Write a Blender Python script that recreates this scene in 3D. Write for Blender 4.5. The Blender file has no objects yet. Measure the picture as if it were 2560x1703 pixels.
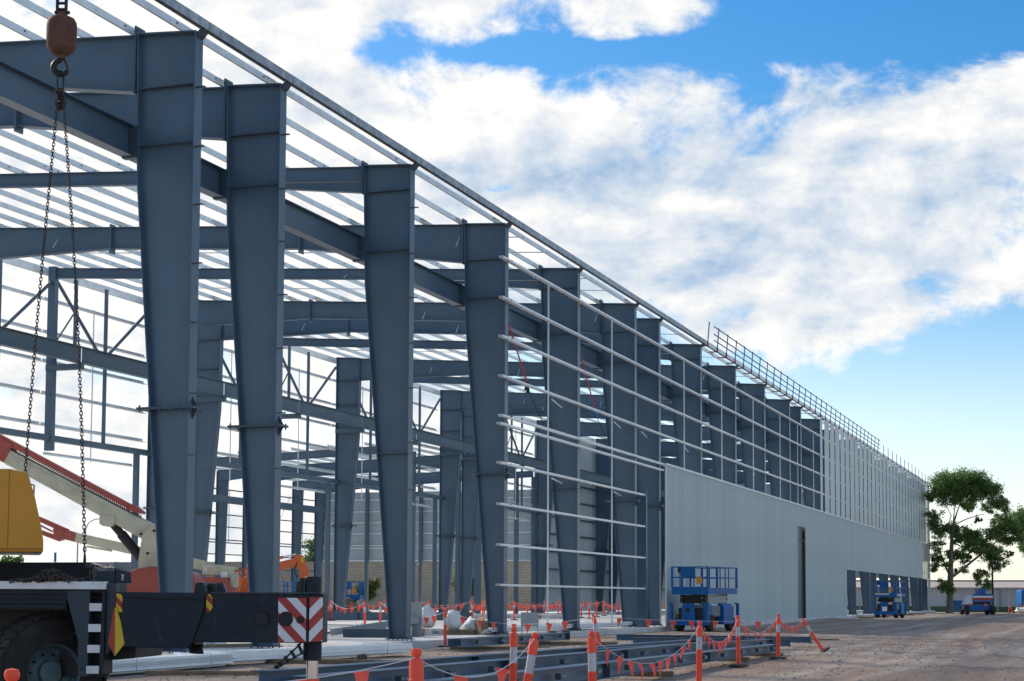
import bpy, math, random
from mathutils import Vector, Matrix
R = math.radians
rnd = random.Random(7)
scn = bpy.context.scene
col = scn.collection
# ------------------------------------------------------------------ camera
YAW, PITCH, ROLL = 0.33898, 0.07645, 0.0045
CAMZ = 1.4075
c_, s_ = math.cos(YAW), math.sin(YAW)
cp, sp = math.cos(PITCH), math.sin(PITCH)
right = Vector((c_, s_, 0)); fwd = Vector((-s_*cp, c_*cp, sp)); up = Vector((s_*sp, -c_*sp, cp))
cr, sr = math.cos(ROLL), math.sin(ROLL)
r2 = right*cr + up*sr; u2 = -right*sr + up*cr
cam = bpy.data.cameras.new('camera'); co = bpy.data.objects.new('camera', cam); col.objects.link(co)
co.matrix_world = Matrix(((r2.x, u2.x, -fwd.x, 0), (r2.y, u2.y, -fwd.y, 0), (r2.z, u2.z, -fwd.z, CAMZ), (0, 0, 0, 1)))
cam.sensor_width = 36; cam.lens = 4243.9/2560*36
cam.shift_y = (1169.27-851.5)/2560; cam.clip_end = 3000; cam.clip_start = 0.1
scn.camera = co
# ------------------------------------------------------------------ light
SUN_AZ = R(68)      # measured from +Y towards -X
SUN_EL = R(31)
wd = bpy.data.worlds.new('World'); scn.world = wd; wd.use_nodes = True
nt = wd.node_tree; nt.nodes.clear()
def N(t, **kw):
    n = nt.nodes.new(t)
    for k, v in kw.items(): setattr(n, k, v)
    return n
def L(a, b): nt.links.new(a, b)
def setin(n, i, v):
    if hasattr(v, 'is_output') or isinstance(v, bpy.types.NodeSocket): nt.links.new(v, n.inputs[i])
    else: n.inputs[i].default_value = v
def M_(op, a, b=0.0, c=0.0, clamp=False):
    n = N('ShaderNodeMath', operation=op, use_clamp=clamp)
    setin(n, 0, a); setin(n, 1, b)
    if op in ('MULTIPLY_ADD', 'SMOOTH_MIN'): setin(n, 2, c)
    return n.outputs[0]
sky = N('ShaderNodeTexSky', sky_type='NISHITA')
sky.sun_disc = False; sky.sun_elevation = SUN_EL; sky.sun_rotation = -SUN_AZ
sky.air_density = 1.0; sky.dust_density = 0.6; sky.ozone_density = 2.2; sky.altitude = 50
tc = N('ShaderNodeTexCoord'); sep = N('ShaderNodeSeparateXYZ'); L(tc.outputs['Generated'], sep.inputs[0])
az = M_('ARCTAN2', M_('MULTIPLY', sep.outputs[0], -1.0), sep.outputs[1])          # azimuth from +Y to the left
U = M_('MULTIPLY', M_('SUBTRACT', YAW, az), 4.244)
V = M_('MULTIPLY', M_('ARCSINE', sep.outputs[2]), 4.244)
def comb(x, y, z=0.0):
    n = N('ShaderNodeCombineXYZ'); setin(n, 0, x); setin(n, 1, y); setin(n, 2, z); return n.outputs[0]
def noise(vec, scale, detail, rough=0.55, dist=0.0):
    n = N('ShaderNodeTexNoise'); L(vec, n.inputs['Vector'])
    n.inputs['Scale'].default_value = scale; n.inputs['Detail'].default_value = detail
    n.inputs['Roughness'].default_value = rough; n.inputs['Distortion'].default_value = dist
    return n.outputs[0]
def gauss(cx, cy, rx, ry, w):
    a = M_('DIVIDE', M_('SUBTRACT', U, cx), rx); b = M_('DIVIDE', M_('SUBTRACT', V, cy), ry)
    d = M_('ADD', M_('MULTIPLY', a, a), M_('MULTIPLY', b, b))
    return M_('MULTIPLY', M_('EXPONENT', M_('MULTIPLY', d, -1.0)), w)
V15 = M_('MULTIPLY', V, 1.45)
P0 = comb(U, V15, 3.3)
n1 = noise(P0, 2.1, 9, 0.58, 0.35)
nf = noise(comb(U, V15, 8.1), 6.5, 9, 0.62, 0.25)
cover = None
for g in ((-0.95, 0.95, 0.75, 0.75, 0.24), (0.12, 0.98, 0.78, 0.30, 0.24), (0.97, 0.95, 0.50, 0.31, 0.25),
          (-0.35, 1.47, 0.45, 0.09, 0.19), (0.36, 1.44, 0.17, 0.07, 0.21), (0.72, 1.50, 0.12, 0.05, 0.13),
          (0.10, 1.345, 0.65, 0.035, -0.20), (0.95, 1.41, 0.60, 0.12, -0.33), (1.0, 0.40, 0.85, 0.22, -0.46),
          (0.62, 1.22, 0.10, 0.08, -0.12), (0.72, 0.655, 0.25, 0.035, 0.18), (-0.03, 1.02, 0.05, 0.02, -0.25),
          (-0.2, 0.35, 0.9, 0.25, 0.16)):
    q = gauss(*g); cover = q if cover is None else M_('ADD', cover, q)
def density(du, dv):
    v = M_('ADD', V15, dv); u = M_('ADD', U, du)
    a = noise(comb(u, v, 3.3), 2.1, 9, 0.58, 0.35); b = noise(comb(u, v, 8.1), 6.5, 9, 0.62, 0.25)
    return a, b
def mrange(v, a, b, c=0.0, d=1.0, it='SMOOTHSTEP'):
    n = N('ShaderNodeMapRange', interpolation_type=it); setin(n, 0, v)
    for i, x in enumerate((a, b, c, d)): n.inputs[1+i].default_value = x
    return n.outputs[0]
D = M_('ADD', M_('ADD', M_('ADD', n1, 0.085), cover), M_('MULTIPLY', M_('SUBTRACT', nf, 0.5), 0.36))
alpha = mrange(D, 0.55, 0.72)
# relief: denser here than a little way towards the sun means a sunlit flank
a2, b2 = density(-0.045, 0.075)
n3 = noise(comb(U, M_('MULTIPLY', V, 3.2), 1.7), 1.9, 6, 0.55, 0.4)
lit = M_('ADD', M_('MULTIPLY', M_('SUBTRACT', n1, a2), 2.6), M_('MULTIPLY', M_('SUBTRACT', nf, b2), 1.7))
lit = M_('ADD', lit, M_('MULTIPLY', M_('SUBTRACT', n3, 0.5), -2.2))
lit = M_('SUBTRACT', lit, gauss(0.32, 1.05, 0.36, 0.075, 0.75))
lit = M_('SUBTRACT', lit, gauss(0.70, 0.92, 0.35, 0.06, 0.45))
lit = M_('ADD', lit, gauss(-1.0, 0.9, 0.9, 0.8, 0.45))
litc = mrange(M_('ADD', lit, 0.60), -0.45, 1.10, 0.0, 1.0, 'LINEAR')
mixc = N('ShaderNodeMix', data_type='RGBA'); L(litc, mixc.inputs[0])
mixc.inputs[6].default_value = (1.75, 2.65, 3.85, 1); mixc.inputs[7].default_value = (5.6, 5.45, 5.2, 1)
hs = N('ShaderNodeHueSaturation'); L(sky.outputs[0], hs.inputs['Color']); L(mrange(V, 0.0, 0.95, 0.6, 1.48), hs.inputs['Saturation']); L(mrange(V, 0.05, 0.85, 1.0, 0.80), hs.inputs['Value'])
mix = N('ShaderNodeMix', data_type='RGBA'); L(alpha, mix.inputs[0]); L(hs.outputs[0], mix.inputs[6]); L(mixc.outputs[2], mix.inputs[7])
bg = N('ShaderNodeBackground'); L(mix.outputs[2], bg.inputs[0]); bg.inputs[1].default_value = 0.10
wo = N('ShaderNodeOutputWorld'); L(bg.outputs[0], wo.inputs[0])
sl = bpy.data.lights.new('sun', 'SUN'); so = bpy.data.objects.new('sun', sl); col.objects.link(so)
sl.energy = 2.4; sl.angle = R(5.0); sl.color = (1.0, 0.90, 0.78)
sd = Vector((-math.sin(SUN_AZ)*math.cos(SUN_EL), math.cos(SUN_AZ)*math.cos(SUN_EL), math.sin(SUN_EL)))
so.rotation_euler = sd.to_track_quat('Z', 'Y').to_euler(); so.location = (-60, 60, 60)
scn.view_settings.view_transform = 'Standard'; scn.view_settings.look = 'None'
scn.view_settings.exposure = 0.95; scn.view_settings.gamma = 1.0
# ------------------------------------------------------------------ materials
MATS = {}
def mat(name, colr, rough=0.6, metal=0.0, var=0.12, vscale=1.5, bump=0.0, bscale=30.0, dirt=None, dirt_amt=0.0, dscale=0.8, transmission=0.0, spec=None):
    m = bpy.data.materials.new(name); m.use_nodes = True; t = m.node_tree; b = t.nodes['Principled BSDF']
    b.inputs['Roughness'].default_value = rough; b.inputs['Metallic'].default_value = metal
    tcn = t.nodes.new('ShaderNodeTexCoord'); ns = t.nodes.new('ShaderNodeTexNoise')
    t.links.new(tcn.outputs['Object'], ns.inputs['Vector']); ns.inputs['Scale'].default_value = vscale; ns.inputs['Detail'].default_value = 6
    mr = t.nodes.new('ShaderNodeMapRange'); t.links.new(ns.outputs[0], mr.inputs[0])
    mr.inputs[1].default_value = 0.3; mr.inputs[2].default_value = 0.7; mr.inputs[3].default_value = 1-var; mr.inputs[4].default_value = 1+var
    oi = t.nodes.new('ShaderNodeObjectInfo'); mo = t.nodes.new('ShaderNodeMapRange'); t.links.new(oi.outputs['Random'], mo.inputs[0])
    mo.inputs[3].default_value = 1-var*0.5; mo.inputs[4].default_value = 1+var*0.5
    mm = t.nodes.new('ShaderNodeMath'); mm.operation = 'MULTIPLY'; t.links.new(mr.outputs[0], mm.inputs[0]); t.links.new(mo.outputs[0], mm.inputs[1])
    hv = t.nodes.new('ShaderNodeHueSaturation'); hv.inputs['Color'].default_value = (*colr, 1); t.links.new(mm.outputs[0], hv.inputs['Value'])
    out = hv.outputs[0]
    if dirt:
        n2 = t.nodes.new('ShaderNodeTexNoise'); t.links.new(tcn.outputs['Object'], n2.inputs['Vector']); n2.inputs['Scale'].default_value = dscale; n2.inputs['Detail'].default_value = 8; n2.inputs['Roughness'].default_value = 0.65
        r_ = t.nodes.new('ShaderNodeMapRange'); t.links.new(n2.outputs[0], r_.inputs[0]); r_.inputs[1].default_value = 0.5; r_.inputs[2].default_value = 0.68; r_.inputs[4].default_value = dirt_amt
        mx = t.nodes.new('ShaderNodeMix'); mx.data_type = 'RGBA'; t.links.new(r_.outputs[0], mx.inputs[0]); t.links.new(out, mx.inputs[6]); mx.inputs[7].default_value = (*dirt, 1); out = mx.outputs[2]
    t.links.new(out, b.inputs['Base Color'])
    if bump:
        n3 = t.nodes.new('ShaderNodeTexNoise'); t.links.new(tcn.outputs['Object'], n3.inputs['Vector']); n3.inputs['Scale'].default_value = bscale; n3.inputs['Detail'].default_value = 5
        bp = t.nodes.new('ShaderNodeBump'); bp.inputs['Strength'].default_value = bump; bp.inputs['Distance'].default_value = 0.03; t.links.new(n3.outputs[0], bp.inputs['Height']); t.links.new(bp.outputs[0], b.inputs['Normal'])
    if spec is not None: b.inputs['Specular IOR Level'].default_value = spec
    if transmission: b.inputs['Transmission Weight'].default_value = transmission
    MATS[name] = m
    return m
mat('steel', (0.070, 0.122, 0.176), 0.36, 0.0, 0.13, 0.7, dirt=(0.115, 0.130, 0.14), dirt_amt=0.42, dscale=1.6)
mat('steel_dark', (0.048, 0.078, 0.108), 0.45, 0.0, 0.10, 0.9, dirt=(0.11, 0.11, 0.105), dirt_amt=0.3, dscale=1.2)
mat('galv', (0.74, 0.78, 0.79), 0.40, 0.22, 0.10, 3.0)
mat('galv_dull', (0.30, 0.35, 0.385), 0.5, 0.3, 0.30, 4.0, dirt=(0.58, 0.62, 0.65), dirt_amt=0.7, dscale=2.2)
mat('girt', (0.84, 0.87, 0.88), 0.40, 0.15, 0.06, 2.0)
mat('cladding', (0.53, 0.595, 0.585), 0.45, 0.10, 0.085, 0.35, dirt=(0.46, 0.47, 0.43), dirt_amt=0.35, dscale=0.5)
mat('clad_in', (0.46, 0.51, 0.53), 0.5, 0.10, 0.06, 0.5)
mat('flashing', (0.70, 0.74, 0.75), 0.4, 0.2, 0.05)
mat('rail_blue', (0.05, 0.10, 0.19), 0.5, 0.3)
mat('rust_red', (0.25, 0.07, 0.04), 0.7)
mat('concrete', (0.62, 0.61, 0.575), 0.85, 0.0, 0.10, 0.35, bump=0.15, bscale=60, dirt=(0.30, 0.28, 0.25), dirt_amt=0.55, dscale=0.22)
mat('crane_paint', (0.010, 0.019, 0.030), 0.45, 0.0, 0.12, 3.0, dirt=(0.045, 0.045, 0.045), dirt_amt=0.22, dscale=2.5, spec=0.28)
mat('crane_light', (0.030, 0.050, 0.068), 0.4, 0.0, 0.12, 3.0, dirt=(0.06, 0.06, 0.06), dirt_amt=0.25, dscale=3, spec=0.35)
mat('black', (0.012, 0.012, 0.013), 0.6)
mat('rubber', (0.022, 0.020, 0.020), 0.85, 0.0, 0.25, 6.0, bump=0.2, bscale=50, dirt=(0.09, 0.07, 0.055), dirt_amt=0.5, dscale=3)
mat('aluminium', (0.62, 0.65, 0.68), 0.42, 0.45, 0.10, 6.0)
mat('chrome', (0.75, 0.76, 0.78), 0.14, 1.0, 0.03)
mat('amber', (0.62, 0.27, 0.010), 0.32, 0.0, 0.05, 2.0)
mat('yellow', (0.70, 0.45, 0.02), 0.45, 0.0, 0.08)
mat('red', (0.40, 0.035, 0.025), 0.5, 0.0, 0.08)
mat('white', (0.75, 0.76, 0.76), 0.5, 0.0, 0.05)
mat('ball_red', (0.115, 0.062, 0.042), 0.75, 0.0, 0.3, 7, dirt=(0.17, 0.034, 0.027), dirt_amt=0.75, dscale=3.0, spec=0.25, bump=0.2, bscale=20)
mat('iron', (0.035, 0.035, 0.037), 0.5, 0.7, 0.2, 10)
mat('chain', (0.060, 0.050, 0.048), 0.5, 0.6, 0.3, 14, dirt=(0.20, 0.08, 0.035), dirt_amt=0.8, dscale=10)
mat('lift_red', (0.40, 0.068, 0.042), 0.42, 0.0, 0.08, 2.0, dirt=(0.28, 0.12, 0.08), dirt_amt=0.3)
mat('cream', (0.60, 0.55, 0.38), 0.5, 0.0, 0.07, 3.0, dirt=(0.30, 0.25, 0.16), dirt_amt=0.5, dscale=2.5)
mat('orange', (0.62, 0.12, 0.02), 0.45, 0.0, 0.06)
mat('hivis', (1.0, 0.095, 0.045), 0.5, 0.0, 0.06, 4.0, dirt=(0.55, 0.10, 0.05), dirt_amt=0.4, dscale=6)
mat('flag', (1.0, 0.12, 0.075), 0.6, 0.0, 0.08)
mat('reflector', (0.50, 0.49, 0.52), 0.3, 0.1, 0.10, 20)
mat('string', (0.72, 0.72, 0.74), 0.7)
mat('lift_blue', (0.003, 0.110, 0.345), 0.42, 0.0, 0.12, 3.0, dirt=(0.02, 0.08, 0.18), dirt_amt=0.35, spec=0.3)
mat('grey_plastic', (0.15, 0.18, 0.20), 0.5)
mat('timber', (0.22, 0.155, 0.09), 0.8, 0.0, 0.25, 4.0, bump=0.3, bscale=40)
mat('block', (0.36, 0.31, 0.24), 0.9, 0.0, 0.1, 0.6)
mat('shed_wall', (0.50, 0.55, 0.60), 0.5, 0.1, 0.05)
mat('shed_roof', (0.42, 0.36, 0.32), 0.7, 0.0, 0.1)
mat('green_fence', (0.05, 0.10, 0.06), 0.8)
mat('bark', (0.20, 0.165, 0.13), 0.9, 0.0, 0.25, 2.0, bump=0.4, bscale=8)
mat('bag', (0.74, 0.74, 0.72), 0.6, 0.0, 0.08, 3.0, bump=0.25, bscale=6)
mat('cardboard', (0.33, 0.22, 0.12), 0.85, 0.0, 0.1)
mat('soil', (0.11, 0.09, 0.07), 0.95, 0.0, 0.25, 1.5, bump=0.6, bscale=8)
mat('glass', (0.03, 0.05, 0.06), 0.08, 0.0, 0.02)
mat('pipe', (0.36, 0.38, 0.38), 0.5, 0.2)
mat('strap', (0.45, 0.04, 0.05), 0.6)
def leafmat(name, c1, c2):
    m = bpy.data.materials.new(name); m.use_nodes = True; t = m.node_tree; b = t.nodes['Principled BSDF']
    g = t.nodes.new('ShaderNodeNewGeometry'); rp = t.nodes.new('ShaderNodeMix'); rp.data_type = 'RGBA'
    t.links.new(g.outputs['Random Per Island'], rp.inputs[0]); rp.inputs[6].default_value = (*c1, 1); rp.inputs[7].default_value = (*c2, 1)
    t.links.new(rp.outputs[2], b.inputs['Base Color']); b.inputs['Roughness'].default_value = 0.5
    tr = t.nodes.new('ShaderNodeBsdfTranslucent'); t.links.new(rp.outputs[2], tr.inputs[0]); ms = t.nodes.new('ShaderNodeMixShader'); ms.inputs[0].default_value = 0.45
    t.links.new(b.outputs[0], ms.inputs[1]); t.links.new(tr.outputs[0], ms.inputs[2]); t.links.new(ms.outputs[0], t.nodes['Material Output'].inputs[0])
    MATS[name] = m
leafmat('leaf', (0.055, 0.125, 0.032), (0.22, 0.34, 0.09))
leafmat('leaf_olive', (0.06, 0.085, 0.02), (0.14, 0.16, 0.05))
# ---- dirt
def dirt_mat():
    m = bpy.data.materials.new('dirt'); m.use_nodes = True; t = m.node_tree; b = t.nodes['Principled BSDF']; b.inputs['Roughness'].default_value = 0.95
    b.inputs['Specular IOR Level'].default_value = 0.15
    tcn = t.nodes.new('ShaderNodeTexCoord')
    def ns(scale, det, rough=0.6, sx=1, sy=1, rz=0.0):
        mp = t.nodes.new('ShaderNodeMapping'); mp.inputs['Scale'].default_value = (sx, sy, 1); mp.inputs['Rotation'].default_value = (0, 0, rz); t.links.new(tcn.outputs['Object'], mp.inputs[0])
        n = t.nodes.new('ShaderNodeTexNoise'); t.links.new(mp.outputs[0], n.inputs['Vector']); n.inputs['Scale'].default_value = scale; n.inputs['Detail'].default_value = det; n.inputs['Roughness'].default_value = rough; return n.outputs[0]
    def mixc(f, a, b2):
        x = t.nodes.new('ShaderNodeMix'); x.data_type = 'RGBA'; t.links.new(f, x.inputs[0])
        for i, v in ((6, a), (7, b2)):
            if isinstance(v, tuple): x.inputs[i].default_value = (*v, 1)
            else: t.links.new(v, x.inputs[i])
        return x.outputs[2]
    def ramp(v, a, b2):
        x = t.nodes.new('ShaderNodeMapRange'); x.interpolation_type = 'SMOOTHSTEP'; t.links.new(v, x.inputs[0]); x.inputs[1].default_value = a; x.inputs[2].default_value = b2; return x.outputs[0]
    big = ramp(ns(0.09, 5), 0.38, 0.62); c = mixc(big, (0.350, 0.240, 0.170), (0.390, 0.300, 0.240))
    trk = ramp(ns(0.30, 6, 0.6, 2.6, 0.14, R(14)), 0.46, 0.64); c = mixc(trk, c, (0.53, 0.435, 0.36))
    dk = ramp(ns(0.5, 7, 0.65), 0.52, 0.72); c = mixc(dk, c, (0.25, 0.165, 0.115))
    gr = ramp(ns(16, 4, 0.7), 0.45, 0.75); c = mixc(gr, c, (0.52, 0.45, 0.385))
    gd = ramp(ns(9, 5, 0.7), 0.58, 0.76); c = mixc(gd, c, (0.10, 0.075, 0.06))
    t.links.new(c, b.inputs['Base Color'])
    h = t.nodes.new('ShaderNodeMath'); h.operation = 'ADD'; t.links.new(ns(7, 6, 0.7), h.inputs[0]); t.links.new(ns(30, 4, 0.7), h.inputs[1])
    bp = t.nodes.new('ShaderNodeBump'); bp.inputs['Strength'].default_value = 0.8; bp.inputs['Distance'].default_value = 0.05; t.links.new(h.outputs[0], bp.inputs['Height']); t.links.new(bp.outputs[0], b.inputs['Normal'])
    MATS['dirt'] = m
dirt_mat()
def chevron_mat(name, cx, cz_, slope, c1, c2, period):
    m = bpy.data.materials.new(name); m.use_nodes = True; t = m.node_tree; b = t.nodes['Principled BSDF']; b.inputs['Roughness'].default_value = 0.4
    tcn = t.nodes.new('ShaderNodeTexCoord'); s = t.nodes.new('ShaderNodeSeparateXYZ'); t.links.new(tcn.outputs['Object'], s.inputs[0])
    a = t.nodes.new('ShaderNodeMath'); a.operation = 'MULTIPLY_ADD'; t.links.new(s.outputs[0], a.inputs[0]); a.inputs[1].default_value = slope; t.links.new(s.outputs[2], a.inputs[2])
    a2 = t.nodes.new('ShaderNodeMath'); a2.operation = 'MULTIPLY_ADD'; t.links.new(a.outputs[0], a2.inputs[0]); a2.inputs[1].default_value = 1/period; a2.inputs[2].default_value = cz_+50
    f = t.nodes.new('ShaderNodeMath'); f.operation = 'FRACT'; t.links.new(a2.outputs[0], f.inputs[0])
    g = t.nodes.new('ShaderNodeMath'); g.operation = 'GREATER_THAN'; t.links.new(f.outputs[0], g.inputs[0]); g.inputs[1].default_value = 0.5
    x = t.nodes.new('ShaderNodeMix'); x.data_type = 'RGBA'; t.links.new(g.outputs[0], x.inputs[0]); x.inputs[6].default_value = (*c1, 1); x.inputs[7].default_value = (*c2, 1)
    t.links.new(x.outputs[2], b.inputs['Base Color']); MATS[name] = m
# ------------------------------------------------------------------ mesh helpers
class MB:
    def __init__(s): s.v = []; s.f = []
    def add(s, vs, fs):
        o = len(s.v); s.v += [tuple(v) for v in vs]; s.f += [tuple(i+o for i in f) for f in fs]; return s
    def box(s, x0, x1, y0, y1, z0, z1):
        return s.add([(x0,y0,z0),(x1,y0,z0),(x1,y1,z0),(x0,y1,z0),(x0,y0,z1),(x1,y0,z1),(x1,y1,z1),(x0,y1,z1)],
                     [(0,3,2,1),(4,5,6,7),(0,1,5,4),(1,2,6,5),(2,3,7,6),(3,0,4,7)])
    def prism(s, pts, a, b, axis='y'):
        """polygon pts (2-D) extruded from a to b along axis; y: (x,z), x: (y,z), z: (x,y)"""
        def P(p, t): return {'y': (p[0], t, p[1]), 'x': (t, p[0], p[1]), 'z': (p[0], p[1], t)}[axis]
        n = len(pts); vs = [P(p, a) for p in pts]+[P(p, b) for p in pts]
        fs = [tuple(range(n-1, -1, -1)), tuple(range(n, 2*n))]+[(i, (i+1) % n, n+(i+1) % n, n+i) for i in range(n)]
        return s.add(vs, fs)
    def bar(s, p, q, w, h, upv=(0, 0, 1)):
        p, q = Vector(p), Vector(q); d = (q-p).normalized(); u = Vector(upv)
        if abs(d.dot(u)) > 0.98: u = Vector((1, 0, 0))
        a = d.cross(u).normalized()*w/2; b = a.cross(d).normalized()*h/2
        vs = [p-a-b, p+a-b, p+a+b, p-a+b, q-a-b, q+a-b, q+a+b, q-a+b]
        return s.add(vs, [(0,1,2,3),(7,6,5,4),(0,4,5,1),(1,5,6,2),(2,6,7,3),(3,7,4,0)])
    def tube(s, p, q, r, n=8, r2=None):
        p, q = Vector(p), Vector(q); d = (q-p).normalized(); u = Vector((0,0,1)) if abs(d.z) < 0.95 else Vector((1,0,0))
        a = d.cross(u).normalized(); b = d.cross(a); r2 = r if r2 is None else r2
        vs = [p+(a*math.cos(2*math.pi*i/n)+b*math.sin(2*math.pi*i/n))*r for i in range(n)]+[q+(a*math.cos(2*math.pi*i/n)+b*math.sin(2*math.pi*i/n))*r2 for i in range(n)]
        return s.add(vs, [tuple(range(n)), tuple(range(2*n-1, n-1, -1))]+[(i, n+i, n+(i+1) % n, (i+1) % n) for i in range(n)])
    def path(s, pts, rs, n=8, closed=False):
        pts = [Vector(p) for p in pts]; m = len(pts)
        if not isinstance(rs, (list, tuple)): rs = [rs]*m
        o = len(s.v); ref = None
        for i, p in enumerate(pts):
            d = (pts[(i+1) % m]-pts[i-1]) if closed else (pts[min(i+1, m-1)]-pts[max(i-1, 0)])
            d.normalize()
            if ref is None: ref = Vector((0,0,1)) if abs(d.z) < 0.9 else Vector((1,0,0))
            a = d.cross(ref).normalized(); b = a.cross(d).normalized(); ref = b
            for k in range(n):
                t = 2*math.pi*k/n; s.v.append(tuple(p+(a*math.cos(t)+b*math.sin(t))*rs[i]))
        for i in range(m if closed else m-1):
            for k in range(n):
                j = (i+1) % m; s.f.append((o+i*n+k, o+j*n+k, o+j*n+(k+1) % n, o+i*n+(k+1) % n))
        if not closed:
            s.f.append(tuple(o+k for k in range(n))); s.f.append(tuple(o+(m-1)*n+k for k in range(n-1, -1, -1)))
        return s
    def lathe(s, prof, n=20, c=(0,0,0), axis='z', caps=True):
        o = len(s.v)
        for r, h in prof:
            for k in range(n):
                t = 2*math.pi*k/n; x, y = r*math.cos(t), r*math.sin(t)
                v = (x, y, h) if axis == 'z' else ((x, h, y) if axis == 'y' else (h, x, y))
                s.v.append((v[0]+c[0], v[1]+c[1], v[2]+c[2]))
        m = len(prof)
        for i in range(m-1):
            for k in range(n): s.f.append((o+i*n+k, o+i*n+(k+1) % n, o+(i+1)*n+(k+1) % n, o+(i+1)*n+k))
        if caps and prof[0][0] > 1e-5: s.f.append(tuple(o+k for k in range(n-1, -1, -1)))
        if caps and prof[-1][0] > 1e-5: s.f.append(tuple(o+(m-1)*n+k for k in range(n)))
        return s
    def ibeam_path(s): pass
    def mesh(s, name, material, smooth=None):
        me = bpy.data.meshes.new(name); me.from_pydata(s.v, [], s.f); me.validate(); me.update()
        if material: me.materials.append(MATS[material])
        import bmesh
        bm = bmesh.new(); bm.from_mesh(me); bmesh.ops.recalc_face_normals(bm, faces=bm.faces); bm.to_mesh(me); bm.free()
        if smooth is not None:
            me.polygons.foreach_set('use_smooth', [True]*len(me.polygons)); me.set_sharp_from_angle(angle=R(smooth))
        return me
    def build(s, name, material, parent=None, loc=(0,0,0), rz=0.0, smooth=None):
        return link(name, s.mesh(name, material, smooth), parent, loc, rz)
def link(name, data, parent=None, loc=(0,0,0), rz=0.0):
    o = bpy.data.objects.new(name, data); col.objects.link(o); o.location = loc; o.rotation_euler = (0, 0, rz) if not isinstance(rz, tuple) else rz
    if parent: o.parent = parent
    return o
def tag(o, label=None, cat=None, group=None, kind=None):
    if label: o['label'] = label
    if cat: o['category'] = cat
    if group: o['group'] = group
    if kind: o['kind'] = kind
    return o
def empty(name, loc=(0,0,0), rz=0.0, label=None, cat=None, group=None):
    o = link(name, None, None, loc, rz); o.empty_display_size = 0.3; return tag(o, label, cat, group)
def tree_copy(o, parent=None, loc=None, rz=None):
    c = o.copy(); col.objects.link(c); c.parent = parent
    if loc is not None: c.location = loc
    if rz is not None: c.rotation_euler = rz if isinstance(rz, tuple) else (0, 0, rz)
    for ch in o.children: tree_copy(ch, c)
    return c
def lw(X, Z): return (X*c_-Z*s_, X*s_+Z*c_)        # camera-heading offsets (right, ahead) to world x, y
# ================================================================== GROUND
def grid(x0, x1, y0, y1, nx, ny, zf):
    m = MB()
    for j in range(ny+1):
        for i in range(nx+1):
            x = x0+(x1-x0)*i/nx; y = y0+(y1-y0)*j/ny; m.v.append((x, y, zf(x, y)))
    for j in range(ny):
        for i in range(nx): a = j*(nx+1)+i; m.f.append((a, a+1, a+nx+2, a+nx+1))
    return m
from mathutils import noise as mn
RUTS = [(1.5, -0.16, 0.0006), (3.3, -0.16, 0.0006), (-1.2, -0.07, -0.0004), (0.7, -0.07, -0.0004), (5.0, -0.22, 0.0011), (6.9, -0.22, 0.0011), (-4.2, -0.02, -0.0009), (-2.3, -0.02, -0.0009)]
def gz(x, y):
    if x < -17.5 or x > 40 or y < 2 or y > 125: return 0.0
    k = min(1, (x+17.5)/1.5, (40-x)/5, (y-2)/3, (125-y)/10)
    h = 0.045*mn.noise((x*0.35, y*0.18, 1.0))+0.022*mn.noise((x*1.3, y*0.9, 4.0))+0.010*mn.noise((x*3.1, y*2.3, 7.0))-0.012
    for a, b, c in RUTS:
        d = x-(a+b*(y-20)+c*(y-20)**2+0.25*mn.noise((y*0.15, a, 0)))
        if abs(d) < 0.9: h += -0.038*math.exp(-(d/0.17)**2)+0.018*math.exp(-((abs(d)-0.38)/0.14)**2)
    return k*h
m = MB(); m.add([(-1500,-300,-0.05),(1500,-300,-0.05),(1500,2200,-0.05),(-1500,2200,-0.05)], [(0,1,2,3)])
far_g = m.build('surrounding_ground', 'dirt'); tag(far_g, 'flat bare ground reaching to the horizon', None, None, 'structure')
def spaced(a, b, f0, f1, fine, coarse):
    o = [a]
    while o[-1] < b-1e-6: o.append(min(b, o[-1]+(fine if f0 <= o[-1] < f1 else coarse)))
    return o
gxs, gys = spaced(-70, 70, -18, 14, 0.16, 4.0), spaced(-20, 260, 13, 75, 0.3, 2.5)
g = MB(); g.v = [(x, y, gz(x, y)) for y in gys for x in gxs]; nx_ = len(gxs)
g.f = [(j*nx_+i, j*nx_+i+1, (j+1)*nx_+i+1, (j+1)*nx_+i) for j in range(len(gys)-1) for i in range(nx_-1)]
tag(g.build('dirt_ground', 'dirt', smooth=60), 'brown compacted dirt yard with tyre marks', None, None, 'structure')
# loose stones on the dirt
m = MB(); oct_f = [(0,2,4),(2,1,4),(1,3,4),(3,0,4),(2,0,5),(1,2,5),(3,1,5),(0,3,5)]
for i in range(13000):
    u = rnd.random(); y = 13+55*u**1.4; x = -17.6+26*rnd.random()
    if x < -18+0.0*y: continue
    s = rnd.choice((0.010, 0.013, 0.016, 0.022, 0.03))*(0.8+0.5*rnd.random()); z = gz(x, y)+s*0.25
    a, b, c = (s*(0.7+0.6*rnd.random()) for _ in range(3)); t = rnd.random()*6
    ca, sa = math.cos(t), math.sin(t)
    m.add([(x+a*ca,y+a*sa,z),(x-a*ca,y-a*sa,z),(x-b*sa,y+b*ca,z),(x+b*sa,y-b*ca,z),(x,y,z+c*0.7),(x,y,z-c*0.7)], oct_f)
mat('stone', (0.40, 0.34, 0.295), 0.9, 0, 0.3, 0.7)
tag(m.build('loose_gravel', 'stone'), 'loose stones scattered over the dirt yard', 'gravel', None, 'stuff')
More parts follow.
